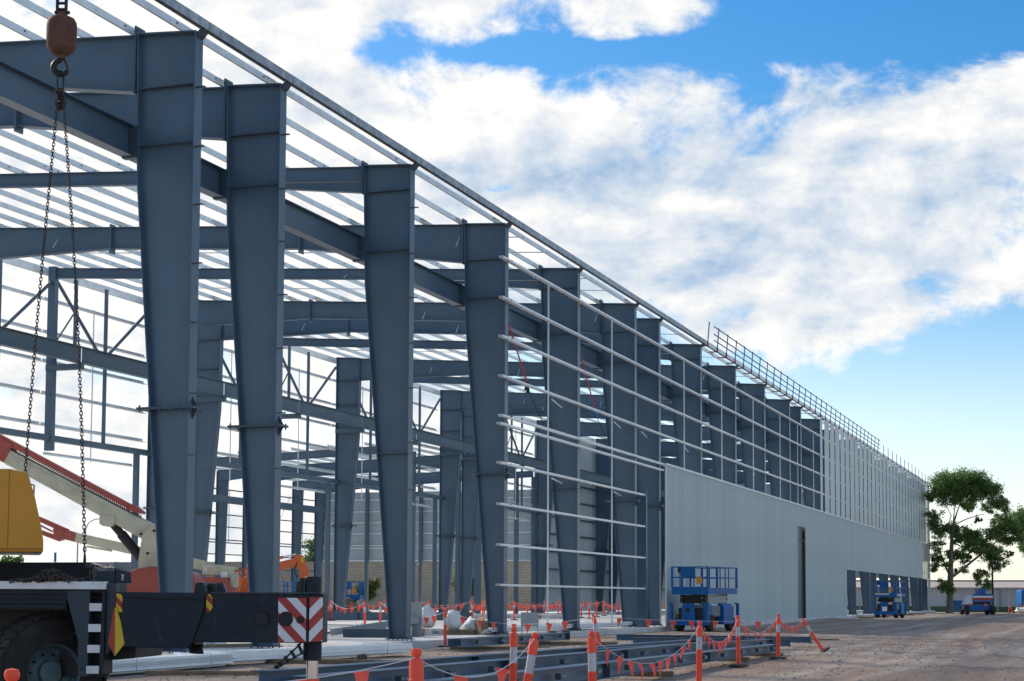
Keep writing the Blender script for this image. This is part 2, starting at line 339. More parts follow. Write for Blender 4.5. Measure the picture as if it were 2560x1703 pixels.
# slab with a cast edge and joints
m = MB(); m.prism([(-75, -0.3), (-18.12, -0.3), (-18.12, 0.185), (-18.135, 0.2), (-75, 0.2)], 14, 190, 'y')
slab = m.build('concrete_slab', 'concrete'); tag(slab, 'pale concrete floor slab under the steel frame', None, None, 'structure')
mat('joint', (0.22, 0.21, 0.20), 0.9)
for yy in (27.8, 35.8, 43.8, 51.8, 59.8, 67.8, 75.8, 87.8):
    MB().box(-75, -18.14, yy-0.02, yy+0.02, 0.2005, 0.204).build('saw_joint', 'joint', slab)
for xx in (-24.3, -30.1, -35.9):
    MB().box(xx-0.02, xx+0.02, 14, 190, 0.2045, 0.208).build('saw_joint', 'joint', slab)
# ================================================================== WAREHOUSE
XO = -18.47; SPAN = 23.13; XL = XO-SPAN
SL = 0.0625
FS = [-1, 0, .5, 1.5, 2.5, 3.5, 4.5, 5, 6, 7, 8, 9, 9.5, 10.5, 11.5, 12.5, 13.5, 14, 15, 16, 17, 18, 18.5, 19.2]
FY = [31.8+8*s for s in FS]
BIG = [0, 1, 1, 0, 1, 0, 1, 1, 0, 1, 0, 1, 1, 0, 1, 0, 1, 1, 0, 1, 0, 1, 1, 0]
def ztop(d): return 13.62+SL*d
W = empty('warehouse_frame', (XO, 31.8, 0), 0, 'long blue grey steel portal frame warehouse, half clad in pale ribbed sheeting', 'warehouse')
def rel(x, y, z=0): return (x-XO, y-31.8, z)
def plate_poly(m, pts, y0, y1): m.prism(pts, y0, y1, 'y')
def flange(m, line, w, t, sgn):
    """flange strip along a polyline in the x-z plane, thickness t towards sgn"""
    for (x0, z0), (x1, z1) in zip(line[:-1], line[1:]):
        d = Vector((x1-x0, z1-z0)).normalized(); n = Vector((-d.y, d.x))*t*sgn
        m.prism([(x0, z0), (x1, z1), (x1+n.x, z1+n.y), (x0+n.x, z0+n.y)], -w/2, w/2, 'y')
# --- near column: local x 0 (outer face) to -1.45
def column_mesh(sgn, htop):
    m = MB(); zt = htop
    inner = [(-0.5*sgn, 0.26), (-1.37*sgn, 10.4), (-1.44*sgn, zt+sgn*0+SL*1.44*(1 if sgn > 0 else -1))]
    m.prism([(-0.01*sgn, 0.26)]+inner+[(-0.01*sgn, zt)], -0.008, 0.008, 'y')
    m.prism([(0, 0.26), (-0.025*sgn, 0.26), (-0.025*sgn, zt), (0, zt)], -0.16, 0.16, 'y')
    flange(m, inner, 0.32, 0.025, 1 if sgn > 0 else -1)
    m.prism([(0.0, zt), (-1.44*sgn, inner[-1][1]), (-1.44*sgn, inner[-1][1]+0.03), (0.0, zt+0.03)], -0.17, 0.17, 'y')
    return m.mesh('column', 'steel')
def splice_wide(sgn):
    m = MB(); x0, x1 = (-1.24, 0.14) if sgn > 0 else (-0.14, 1.24)
    m.box(x0, x1, -0.24, 0.24, 5.40, 5.425).box(x0, x1, -0.24, 0.24, 5.4275, 5.4525)
    a, b = -0.95*sgn, 0.0
    for xx, dr in ((b, sgn), (a, -sgn)):
        for z, dz in ((5.45, 1), (5.40, -1)):
            m.prism([(xx, z), (xx+0.13*dr, z), (xx, z+0.22*dz)], -0.012, 0.012, 'y')
    for k in range(6):
        for yy in (-0.2, 0.2):
            xx = x0+0.06+k*(x1-x0-0.12)/5; m.tube((xx, yy, 5.35), (xx, yy, 5.50), 0.02, 6)
    return m.mesh('splice_plate', 'steel_dark')
def splice_thin(sgn):
    m = MB(); x0, x1 = (-0.97, 0.01) if sgn > 0 else (-0.01, 0.97)
    return m.box(x0, x1, -0.18, 0.18, 5.41, 5.44).mesh('splice_plate', 'steel_dark')
def base_mesh(sgn):
    m = MB(); x0, x1 = (-0.62, 0.1) if sgn > 0 else (-0.1, 0.62)
    m.box(x0, x1, -0.22, 0.22, 0.235, 0.262)
    for k in range(3):
        for yy in (-0.17, 0.17):
            xx = x0+0.08+k*(x1-x0-0.16)/2; m.tube((xx, yy, 0.2), (xx, yy, 0.32), 0.018, 6)
    return m.mesh('base_plate', 'steel_dark')
def stiff_mesh(sgn, z, w=1.36):
    m = MB(); m.prism([(-0.03*sgn, z), (-w*sgn, z-0.0), (-w*sgn, z+0.022), (-0.03*sgn, z+0.022)], -0.15, 0.15, 'y'); return m.mesh('stiffener', 'steel_dark')
def endplate_mesh(z0, z1):
    m = MB(); m.box(-1.515, -1.475, -0.19, 0.19, z0, z1)
    for k in range(7):
        z = z0+0.1+k*(z1-z0-0.2)/6
        for yy in (-0.14, 0.14): m.tube((-1.55, yy, z), (-1.44, yy, z), 0.02, 6)
    return m.mesh('end_plate', 'steel_dark')
GZ = [12.38, 11.07, 9.80, 8.52, 7.24, 6.97, 5.71, 4.39, 3.09, 1.81]
def cleat_mesh():
    m = MB(); m.box(0.0, 0.22, -0.15, -0.05, -0.008, 0.008); return m.mesh('girt_cleat', 'steel_dark')
colN = column_mesh(1, 13.62); colL = column_mesh(-1, ztop(SPAN))
spW, spT, bsN, bsL = splice_wide(1), splice_thin(1), base_mesh(1), base_mesh(-1)
spWL = splice_wide(-1)
stA, stB, stC = stiff_mesh(1, 12.48), stiff_mesh(1, 11.2), stiff_mesh(1, 12.93)
stL = stiff_mesh(-1, 13.72); stL2 = stiff_mesh(-1, 12.3)
epB, epS = endplate_mesh(12.38, 13.9), endplate_mesh(12.9, 13.86); clt = cleat_mesh()
capm = MB().prism([(0.0, 13.5), (0.07, 13.55), (0.19, 13.70), (0.10, 13.70), (0.0, 13.62)], -0.12, 0.12, 'y').mesh('eave_bracket', 'steel_dark')
# rafters
def rafter_big():
    m = MB(); d0, d1 = 1.49, SPAN-1.44
    top = [(-d0, ztop(d0)), (-d1, ztop(d1))]
    bot = [(-d0, ztop(d0)-1.28), (-7.5, ztop(7.5)-0.80), (-15, ztop(15)-0.78), (-d1, ztop(d1)-1.27)]
    m.prism(top+bot[::-1], -0.007, 0.007, 'y')
    flange(m, top, 0.28, 0.022, 1); flange(m, bot, 0.28, 0.022, -1)
    for d in (7.5, 15): m.box(-d-0.03, -d+0.03, -0.16, 0.16, ztop(d)-0.95, ztop(d)+0.10)
    return m.mesh('rafter', 'steel')
def rafter_light():
    m = MB(); d0, d1 = 1.49, SPAN-0.1
    top = [(-d0, ztop(d0)), (-d1, ztop(d1))]; mid = [(-d0, ztop(d0)-0.42), (-d1, ztop(d1)-0.42)]
    m.prism(top+mid[::-1], -0.007, 0.007, 'y'); flange(m, top, 0.2, 0.02, 1); flange(m, mid, 0.2, 0.02, -1)
    h = [(-d0, ztop(d0)-0.76), (-7.0, ztop(7)-0.45)]
    m.prism([(-d0, ztop(d0)-0.44), (-7.0, ztop(7)-0.445)]+h[::-1], -0.006, 0.006, 'y'); flange(m, h, 0.2, 0.02, -1)
    return m.mesh('rafter', 'steel')
rB, rL_ = rafter_big(), rafter_light()
# fly brace rod from purlin to the bottom flange
def fly(depth): return MB().tube((0, 0.02, -depth), (0, 0.75, 0.06), 0.014, 5).mesh('fly_brace', 'galv')
fyB, fyL = fly(0.78), fly(0.40)
for i, y in enumerate(FY):
    big = BIG[i]; vis = i <= 13
    c = link('column', colN, W, rel(XO, y))
    link('splice_plate', spT if i in (3, 5, 8, 10) else spW, c); link('base_plate', bsN, c)
    if vis:
        link('stiffener', stA if big else stC, c); link('stiffener', stB, c)
        link('end_plate', epB if big else epS, c); link('eave_bracket', capm, c)
        if i <= 4:
            for z in (GZ[:5]+GZ[6:8]): link('girt_cleat', clt, c, (0, 0, z+0.02))
    link('rafter', rB if big else rL_, W, rel(XO, y))
    if big and i not in (0,):
        c2 = link('column', colL, W, rel(XL, y)); link('splice_plate', spWL, c2); link('base_plate', bsL, c2)
        if vis: link('stiffener', stL, c2); link('stiffener', stL2, c2)
    elif not big:
        m = MB(); zt = ztop(SPAN); m.box(-0.17, 0.17, -0.13, 0.13, 7.4, zt+0.05); link('post', m.mesh('post', 'steel'), W, rel(XL+0.15, y))
    if i >= 4 and i <= 13:
        for k in range(1, 17, 3 if i < 8 else 4):
            d = 0.37+1.3*k
            if d < 22: link('fly_brace', fyB if big else fyL, W, rel(XO-d, y-0.35 if k % 2 else y+0.0, ztop(d)))
# purlins: Z profile, two or three bays long
def zprof(h=0.185, f=0.055, t=0.010):
    return [(-f, h), (-f, h-t), (-t/2, h-t), (-t/2, 0), (f, 0), (f, t), (t/2, t), (t/2, h)]
def purlin_mesh(Lg):
    m = MB(); m.prism(zprof(), 0, Lg, 'y')
    return m.mesh('purlin', 'galv')
pts = [13.8, 35.8, 51.8, 67.8, 83.8, 99.8, 115.8, 133.8, 151.8, 169.8, 186]
pm = {}
for a, b in zip(pts[:-1], pts[1:]):
    Lg = round(b-a+0.5, 2)
    if Lg not in pm: pm[Lg] = purlin_mesh(Lg)
    for k in range(18):
        d = 0.37+1.3*k
        o = link('purlin', pm[Lg], W, rel(XO-d, a-0.25+0.02*(k % 2), ztop(d)+0.025)); o.rotation_euler = (0, math.atan(SL), 0)
# purlin bridging across the bays
rb = MB().tube((-0.3, 0, ztop(0.3)+0.13), (-22.6, 0, ztop(22.6)+0.13), 0.022, 6).mesh('purlin_bridging', 'galv')
for i in range(4, 13):
    a, b = FY[i], FY[i+1]
    for f in ((0.33, 0.67) if b-a > 5 else (0.5,)): link('purlin_bridging', rb, W, rel(XO, a+(b-a)*f))
# bolt heads on the nearest purlins' laps
bm_ = MB()
for dy in (-0.35, 0.35): bm_.tube((-0.02, dy, 0.12), (0.035, dy, 0.12), 0.022, 6)
bmesh_ = bm_.mesh('lap_bolts', 'steel_dark')
for y in FY[1:7]:
    for k in range(0, 16): d = 0.37+1.3*k; link('lap_bolts', bmesh_, W, rel(XO-d, y, ztop(d)+0.02))['kind'] = 'stuff'
# eave member and gutter line
for a, b in zip([13.8]+FY[1:], FY[1:]+[186.2]):
    if b-a < 0.5: continue
    m = MB(); m.prism([(-0.07, 0.20), (0.07, 0.20), (0.07, 0.0), (0.045, 0.0), (0.045, 0.175), (-0.07, 0.175)], 0, b-a-0.02, 'y')
    m.box(-0.07, -0.045, 0, b-a-0.02, 0.0, 0.174)
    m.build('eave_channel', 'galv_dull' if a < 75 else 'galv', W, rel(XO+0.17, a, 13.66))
# runway beams inside both column lines
def runway(Lg):
    m = MB(); m.box(-0.007, 0.007, 0, Lg, 11.01, 11.65); m.box(-0.15, 0.15, 0, Lg, 11.65, 11.675); m.box(-0.15, 0.15, 0, Lg, 10.985, 11.01)
    return m.mesh('runway_beam', 'steel')
rw = {}
xs = [13.8]+FY[1:]
for a, b in zip(xs[:-1], xs[1:]):
    Lg = round(b-a-0.06, 2)
    if Lg not in rw: rw[Lg] = runway(Lg)
    o = link('runway_beam', rw[Lg], W, rel(XO-1.62, a+0.03)); 
    link('bracket', MB().box(-0.14, 0.24, -0.17, 0.0, 10.95, 10.98).box(-0.14, 0.24, -0.17, -0.145, 10.981, 11.66).mesh('bracket', 'steel_dark'), o, (0, Lg, 0))
    link('runway_beam', rw[Lg], W, rel(XL+1.6, a+0.03))
for i, y in enumerate(FY[2:14]):
    m = MB(); m.box(0, 0.0+1.75, -0.1, 0.1, 10.72, 10.97); link('runway_corbel', m.mesh('runway_corbel', 'steel'), W, rel(XL, y-0.1))
# left line: eave strut, lower chord, V braces, slim posts, girts
for a, b in zip(xs[:-1], xs[1:]):
    m = MB(); m.box(-0.05, 0.05, 0, b-a-0.02, 14.78, 15.10); m.build('eave_strut', 'galv', W, rel(XL-0.2, a))
def brace_bay(a, b):
    """triangulated bracing between a big column at a and a big column at b with a post half way"""
    mid = (a+b)/2
    for (p, q) in (((a+0.4), mid), (mid, b-0.4)):
        n = (p+q)/2
        for (ya, za, yb, zb) in ((p+0.15, 14.65, n-0.1, 11.75), (q-0.15, 14.45, n+0.1, 11.75)):
            link('brace', MB().tube((0, ya, za), (0, yb, zb), 0.075, 8).mesh('brace', 'steel', 60), W, rel(XL+0.15, 0))
        link('brace', MB().tube((0, p+1.5, 13.35), (0, p+0.1, 11.8), 0.04, 6).mesh('brace', 'steel'), W, rel(XL+0.15, 0))
        link('hanger', MB().box(-0.06, 0.06, p+1.6, p+1.72, 11.3, 14.85).mesh('hanger', 'steel'), W, rel(XL+0.15, 0))
        link('hanger', MB().box(-0.06, 0.06, n+0.12, n+0.25, 7.95, 14.85).mesh('hanger', 'steel'), W, rel(XL+0.15, 0))
        link('girt_rod', MB().box(-0.02, 0.02, n-0.25, n-0.21, 7.2, 13.9).mesh('girt_rod', 'galv'), W, rel(XL-0.2, 0))
    link('chord', MB().box(-0.12, 0.12, a+0.1, b-0.1, 7.80, 8.05).mesh('chord', 'steel'), W, rel(XL+0.15, 0))
    link('slim_post', MB().box(-0.11, 0.11, b-1.4, b-1.2, 0.2, 7.8).mesh('slim_post', 'steel'), W, rel(XL+0.15, 0))
    for z in (13.82, 12.44, 11.21, 9.86, 8.54):
        for (p, q) in ((a, mid), (mid, b)): link('girt', MB().prism([(-0.1, 0), (0.1, 0), (0.1, 0.02), (-0.08, 0.02), (-0.08, 0.16), (-0.1, 0.16)], p+0.05, q-0.05, 'y').mesh('girt', 'galv'), W, rel(XL-0.25, 0, z-0.08))
    link('girt', MB().prism([(-0.1, 0), (0.1, 0), (0.1, 0.02), (-0.08, 0.02), (-0.08, 0.13), (-0.1, 0.13)], mid, b-1.2, 'y').mesh('girt', 'galv'), W, rel(XL-0.05, 0, 7.24))
for o_ in ((51.8, 67.8), (71.8, 87.8), (87.8, 103.8), (107.8, 123.8)): brace_bay(*o_)
# near wall girts
cprof = [(-0.075, -0.033), (0.075, -0.033), (0.075, 0.033), (0.066, 0.033), (0.066, -0.024), (-0.066, -0.024), (-0.066, 0.033), (-0.075, 0.033)]
cprof = [(x, -z) for x, z in cprof][::-1]
gm = {}
def girt(z, a, b):
    Lg = round(b-a, 2)
    if Lg not in gm: gm[Lg] = MB().prism(cprof, 0, Lg, 'y').mesh('girt', 'girt')
    link('girt', gm[Lg], W, rel(XO+0.12, a, z))
gy = [50.9]+[y for y in FY[5:]]
for k, z in enumerate(GZ):
    if k < 5:
        for a, b in zip(gy[:-1], gy[1:]): girt(z, a, b-0.01)
    elif k == 5:
        for a, b in ((50.75, 59.8), (59.81, 67.8), (67.81, 71.75)): girt(z, a, b)
    else:
        for a, b in ((50.75, 59.8), (59.81, 68.6)): girt(z, a, b)
link('door_post', MB().box(-0.03, 0.03, 68.62-31.8, 68.68-31.8, 0.2, 6.0).box(-0.5, -0.032, 68.9-31.8, 69.0-31.8, 0.2, 5.7).mesh('door_post', 'steel'), W, (0.2, 0, 0))
for y, z0 in ((55.8, 0.25), (63.8, 0.25)) + tuple((yy, 7.25) for yy in (75.8, 83.8, 91.8, 99.8, 105.8, 111.8)):
    link('girt_rod', MB().box(-0.022, 0.022, -0.022, 0.022, z0, 12.38).mesh('girt_rod', 'galv'), W, rel(XO+0.12, y))
# loose struts seen behind the girts (inner girt props on the webs)
for y in (58.6, 66.6, 70.8, 78.5, 94.6, 110.6):
    for z in (8.3, 5.5) if y < 68 else (8.3,):
        link('girt_prop', MB().tube((0.1, -1.7, 0.12), (-0.35, 0.9, 0.12), 0.025, 6).mesh('girt_prop', 'girt'), W, rel(XO-0.2, y, z))
# ---- lower cladding: ribbed sheets with real ribs
def sheet(w, z0, z1, pitch=0.254, h=0.042, material='cladding'):
    m = MB(); n = max(1, round(w/pitch)); p = w/n; line = []
    for i in range(n):
        y = i*p; line += [(0, y), (0, y+p*0.56), (h, y+p*0.66), (h, y+p*0.90)]
    line.append((0, w))
    for x, y in line: m.v.append((x, y, z0)); m.v.append((x, y, z1))
    for i in range(len(line)-1): m.f.append((2*i, 2*i+2, 2*i+3, 2*i+1))
    me = bpy.data.meshes.new('cladding_sheet'); me.from_pydata(m.v, [], m.f); me.materials.append(MATS[material]); return me
SW = 0.762; shc = {}
def put_sheet(y, z0, z1, w=SW, x=XO+0.235, material='cladding', parent=W, h=0.042):
    k = (round(z0, 2), round(z1, 2), round(w, 3), material, h)
    if k not in shc: shc[k] = sheet(w, z0, z1, material=material, h=h)
    return link('cladding_sheet', shc[k], parent, rel(x, y))
y = 71.9
while y < 185.9:
    yc = y+SW/2; w = min(SW, 185.95-y)
    if 104.9 < yc < 107.5: put_sheet(y, 5.92, 7.2, w)
    elif 125.4 < yc < 178.5: put_sheet(y, 3.62, 7.2, w)
    elif 178.5 < yc < 183.8: put_sheet(y, 5.36, 7.2, w)
    else: put_sheet(y, 0.16, 7.2, w)
    y += SW
MB().box(-0.02, 0.07, 71.85-31.8, 186-31.8, 7.2, 7.29).build('flashing', 'flashing', W, (0.235, 0, 0))
MB().box(0.0, 0.06, 71.84-31.8, 71.9-31.8, 0.16, 7.2).build('flashing', 'flashing', W, (0.21, 0, 0))
MB().box(-0.02, 0.05, 125.4-31.8, 178.6-31.8, 3.56, 3.62).build('flashing', 'clad_in', W, (0.235, 0, 0))
MB().box(-0.04, 0.0, 104.5-31.8, 109.6-31.8, 0.2, 5.1).box(-0.04, 0.0, 104.5-31.8, 109.6-31.8, 5.14, 5.95).build('dark_opening_sheet', 'steel_dark', W, (0.055, 0, 0))  # dark sheet stands in for the unlit inside of the tall wall opening
for yy in (178.6, 180.3, 182.0, 183.7): MB().box(0, 0.06, yy-31.8, yy-31.8+0.08, 3.5, 5.36).build('window_mullion', 'girt', W, (0.2, 0, 0))
for zz in (3.5, 4.15, 5.3): MB().box(0.07, 0.12, 178.5-31.8, 184-31.8, zz, zz+0.09).build('window_rail', 'girt', W, (0.2, 0, 0))
for yy in (178.68, 180.38, 182.08): MB().box(0.02, 0.03, yy-31.8, yy-31.8+1.62, 3.6, 5.3).build('window_pane', 'glass', W, (0.2, 0, 0))
# upper strips with open gaps
y = 113.85; first = True
while y < 185:
    w = 0.95 if first else 2.0
    o = put_sheet(y, 7.30, 13.62 if not first else 13.8, min(w, 185.9-y), XO+0.24, h=0.006); y += (w+0.9 if first else 2.42); first = False
put_sheet(185.2, 7.3, 13.6, 0.7, XO+0.243)
# ---- roof edge guard rail
GR = link('guard_rail', None, W, rel(XO+0.25, 80.1, 13.66)); 
def gpost(h): 
    m = MB(); m.tube((0,0,0), (0,0,h), 0.03, 6); return m.mesh('rail_post', 'rail_blue')
gp, gp2 = gpost(1.15), gpost(0.95)
clampm = MB().box(-0.45, 0.05, -0.03, 0.03, -0.06, -0.01).box(-0.04, 0.04, -0.05, 0.05, -0.01, 0.16).mesh('rail_clamp', 'rust_red')
for k in range(31):
    o = link('rail_post', gp, GR, (0, 2.12*k, 0)); o.rotation_euler = (R(-4), R(4), 0); 
    if k: pass
    link('rail_clamp', clampm, GR, (0, 2.12*k, 0))
for k in range(12): link('rail_post', gp2, GR, (0, 67.6+3.15*k, 0)); link('rail_clamp', clampm, GR, (0, 67.6+3.15*k, 0))
for z in (1.10, 0.72, 0.42):
    MB().tube((0.04, 1.3, z), (0.04, 65.0, z), 0.028, 6).build('rail_tube', 'rail_blue', GR)
# interior lining of the far left line and the far end
for k in range(28):
    yy = 124.2+k*2.2
    put_sheet(yy, 0.3, 14.6, 2.18, XL-0.35, 'clad_in')
for k in range(10): link('cladding_sheet', MB().box(-2.28, 0.0, 0, 0.04, 3.7, 13.4+k*0.1).mesh('cladding_sheet', 'clad_in'), W, rel(XO-0.3-2.3*k, 186.3))
for z in (2.2, 3.6, 5.0, 6.4, 7.8, 9.2, 10.6):
    link('girt', MB().box(-0.05, 0.05, 124.3-31.8, 185-31.8, z, z+0.15).mesh('girt', 'steel_dark'), W, rel(XL-0.22, 31.8))
# red tension straps slung from the column heads
for (y0, dz) in ((51.8, 0), (59.9, 0.0)):
    p = Vector((XO-0.25, y0+0.3, 11.0)); q = Vector((XO-0.22, y0+2.7, 8.75)); r = Vector((XO+0.0, y0+3.9, 7.4))
    e = empty('ratchet_strap', p, 0, 'red tie down strap hung from the %s column carrying the first wall rails' % ('fourth' if y0 < 55 else 'next column behind the fourth'), 'strap', 'tie down straps on the frame')
    if y0 > 55: e['label'] = 'red and blue tie down strap one bay beyond the other strap'
    MB().bar((0,0,0), q-p, 0.05, 0.012).bar((0,0,0.0), (0.02, 0.05, -0.9), 0.05, 0.01).build('webbing', 'strap', e)
    MB().bar(q-p, q-p+Vector((0, 0.15, -0.35)), 0.10, 0.08).bar(q-p, q-p+Vector((0, -0.2, -0.3)), 0.05, 0.05).build('ratchet', 'iron' if y0 < 55 else 'lift_blue', e)
    MB().tube(q-p+Vector((0, 0.1, -0.25)), r-p, 0.015, 5).build('tail', 'iron', e)
# ================================================================== ANNEX (low building on the left)
A = empty('annex_frame', (-41.9, 99.8, 0), 0, 'lower steel frame annex with open left wall beyond the warehouse', 'building')
AX0, AX1 = -41.95, -60.5
def az_(x): return 10.45+0.04*(x+60.5)
AY = [99.8, 107.8, 111.8, 119.8, 123.8]
m = MB(); a0, a1 = 0.0, AX1-AX0
tp = [(a0, az_(AX0)), (a1, az_(AX1))]; bt = [(a0, az_(AX0)-0.5), (a1+5, az_(AX1+5)-0.5), (a1, az_(AX1)-0.85)]
m.prism(tp+bt[::-1], -0.01, 0.01, 'y'); flange(m, tp, 0.22, 0.02, 1); flange(m, bt, 0.22, 0.02, -1); ar = m.mesh('rafter', 'steel')
m = MB(); m.prism([(0, 0.2), (0.5, 0.2), (0.82, 9.6), (0.0, 10.4)], -0.01, 0.01, 'y'); flange(m, [(0.5, 0.2), (0.82, 9.7)], 0.3, 0.025, -1); m.box(-0.02, 0.0, -0.15, 0.15, 0.2, 10.4); ac = m.mesh('column', 'steel')
ap = MB().box(-0.15, 0.15, -0.12, 0.12, 0.2, 10.7).mesh('post', 'steel')
for y in AY:
    link('rafter', ar, A, (0, y-99.8, 0)); link('column', ac, A, (AX1-AX0, y-99.8, 0)); link('post', ap, A, (0.02, y-99.8, 0))
pu = MB().prism(zprof(0.2, 0.07, 0.012), -0.9, 24.3, 'y').mesh('purlin', 'galv')
for k in range(15): link('purlin', pu, A, (-0.4-1.3*k, 0, az_(AX0-0.4-1.3*k)+0.03))
for z in (9.1, 8.15, 7.28, 6.4, 5.45, 5.25, 4.4, 3.4, 2.2): MB().box(-0.2, -0.03, 0, 24, z, z+0.07).build('girt', 'steel_dark', A, (AX1-AX0, 0, 0))
for y in (4.0, 10.0, 16.0, 22.0): MB().box(-0.15, -0.12, y, y+0.03, 5.3, 9.2).build('girt_rod', 'steel_dark', A, (AX1-AX0, 0, 0))
for p, q in (((0, 12.3, 1.5), (0, 19.6, 9.3)), ((0, 12.3, 9.3), (0, 19.6, 1.5))): MB().tube(p, q, 0.025, 5).build('brace_rod', 'steel_dark', A, (AX1-AX0, 0, 0))
MB().bar((0, 0.1, 0), (0, 23.9, 0), 0.2, 0.45).build('tie_beam', 'steel', A, (AX1-AX0+1.2, 0, 8.3))
nsh = 25; wsh = (AX0-AX1-0.3)/nsh
es = None
for k in range(nsh):
    if es is None:
        s_m = MB(); line = []
        for i in range(4): line += [(i*wsh/4, 0), (i*wsh/4+wsh*0.14, 0), (i*wsh/4+wsh*0.165, -0.03), (i*wsh/4+wsh*0.225, -0.03)]
        line.append((wsh, 0))
        for x, y in line: s_m.v.append((x, y, 4.2)); s_m.v.append((x, y, 9.75))
        for i in range(len(line)-1): s_m.f.append((2*i, 2*i+2, 2*i+3, 2*i+1))
        es = bpy.data.meshes.new('cladding_sheet'); es.from_pydata(s_m.v, [], s_m.f); es.materials.append(MATS['clad_in'])
    link('cladding_sheet', es, A, (AX1-AX0+0.15+k*wsh, 24.25, 0))
for z in (9.1, 8.15, 7.28, 6.4, 5.45, 5.25, 4.25): MB().box(AX1-AX0+0.1, -0.1, 24.05, 24.15, z, z+0.07).build('girt', 'girt', A)
for k in range(1, 4): MB().box(-0.12, 0.12, 23.7, 24.0, 0.2, 10.4).build('post', 'steel', A, ((AX1-AX0)*k/4, 0, 0))
for z, a, b in ((8.0, 79, 84), (7.2, 79, 84), (7.05, 79, 84), (6.2, 79, 84)): pass
# ================================================================== MOBILE CRANE (left foreground)
CZd = 17.5; CX0 = -3.0
ROT = YAW-R(5)
cx, cy = lw(CX0, CZd)
K = empty('mobile_crane', (cx, cy, 0), ROT, 'dark mobile crane carrier with extended outrigger and amber counterweight', 'crane')
def X(x): return x-CX0
def part(m, name, material, parent=K, smooth=None, loc=(0,0,0), rz=0.0): return m.build(name, material, parent, loc, rz, smooth)
# carrier deck and body
part(MB().box(X(-7.4), X(-4.2), 0.0, 0.07, 1.475, 1.555), 'deck_edge', 'aluminium')
part(MB().box(X(-7.4), X(-4.12), 0.075, 0.45, 1.44, 1.54), 'deck', 'crane_paint')
fm = MB().box(X(-7.4), X(-4.62), 0.03, 0.12, 1.26, 1.47)
for k in range(4): fm.box(X(-7.4), X(-4.62), 0.0, 0.03, 1.28+k*0.05, 1.30+k*0.05)
part(fm, 'fender', 'crane_paint')
part(MB().box(X(-7.4), X(-4.45), 0.5, 0.75, 0.55, 1.43).box(X(-7.4), X(-5.3), 0.7501, 2.6, 0.55, 1.5), 'chassis', 'black')
pn = MB().prism([(X(-4.64), 1.46), (X(-4.49), 0.95), (X(-4.48), 0.58), (X(-4.385), 0.58), (X(-4.375), 1.46)], 0.02, 0.5, 'y')
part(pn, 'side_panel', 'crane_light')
part(MB().prism([(X(-4.255), 0.60), (X(-4.21), 0.60), (X(-4.205), 1.46), (X(-4.235), 1.46)], 0.0, 0.3, 'y'), 'ladder_rail', 'crane_paint')
part(MB().box(X(-4.40), X(-4.22), 0.20, 0.25, 0.58, 1.46), 'ladder_recess', 'black')
for k, z in enumerate((1.25, 1.035, 0.82, 0.605)):
    part(MB().box(X(-4.375-0.006*k), X(-4.235-0.004*k), 0.012, 0.14, z, z+0.08), 'ladder_step', 'aluminium')
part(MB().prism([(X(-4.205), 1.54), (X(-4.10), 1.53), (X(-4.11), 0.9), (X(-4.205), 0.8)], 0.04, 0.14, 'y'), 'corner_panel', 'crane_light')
part(MB().prism([(X(-4.4), 0.88), (X(-3.95), 0.88), (X(-3.95), 0.76), (X(-4.15), 0.74), (X(-4.4), 0.73)], 0.25, 1.2, 'y'), 'underframe', 'black')
part(MB().box(X(-4.02), X(-3.96), 0.3, 0.34, 0.77, 0.89), 'tail_lamp', 'orange')
# superstructure boxes behind the deck
part(MB().box(X(-7.6), X(-4.79), 1.2, 1.5, 1.40, 1.775), 'engine_box', 'crane_paint')
sc = MB(); sc.add([(X(-4.78),1.2,1.775),(X(-4.50),0.65,1.675),(X(-4.32),0.65,1.675),(X(-4.52),1.2,1.78),(X(-4.78),1.2,1.545),(X(-4.50),0.65,1.545),(X(-4.32),0.65,1.545),(X(-4.52),1.2,1.545)],
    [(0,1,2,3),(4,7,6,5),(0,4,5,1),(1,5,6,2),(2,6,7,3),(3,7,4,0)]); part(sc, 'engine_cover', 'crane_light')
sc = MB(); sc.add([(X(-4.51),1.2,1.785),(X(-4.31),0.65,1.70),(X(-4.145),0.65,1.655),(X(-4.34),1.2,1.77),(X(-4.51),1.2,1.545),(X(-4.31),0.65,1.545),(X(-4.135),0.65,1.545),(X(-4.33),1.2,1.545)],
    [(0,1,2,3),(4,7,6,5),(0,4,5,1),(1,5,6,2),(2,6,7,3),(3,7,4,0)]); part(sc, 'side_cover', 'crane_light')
for k in range(3): part(MB().box(X(-4.245), X(-4.22), 0.640, 0.648, 1.575+k*0.024, 1.590+k*0.024), 'lettering', 'white')
part(MB().path([(X(-4.46),0.06,1.555),(X(-4.455),0.06,1.595),(X(-4.40),0.06,1.60),(X(-4.39),0.06,1.555)], 0.008, 6), 'grab_handle', 'black')
part(MB().path([(X(-4.37),0.06,1.555),(X(-4.365),0.06,1.592),(X(-4.31),0.06,1.597),(X(-4.30),0.06,1.555)], 0.008, 6), 'grab_handle', 'black')
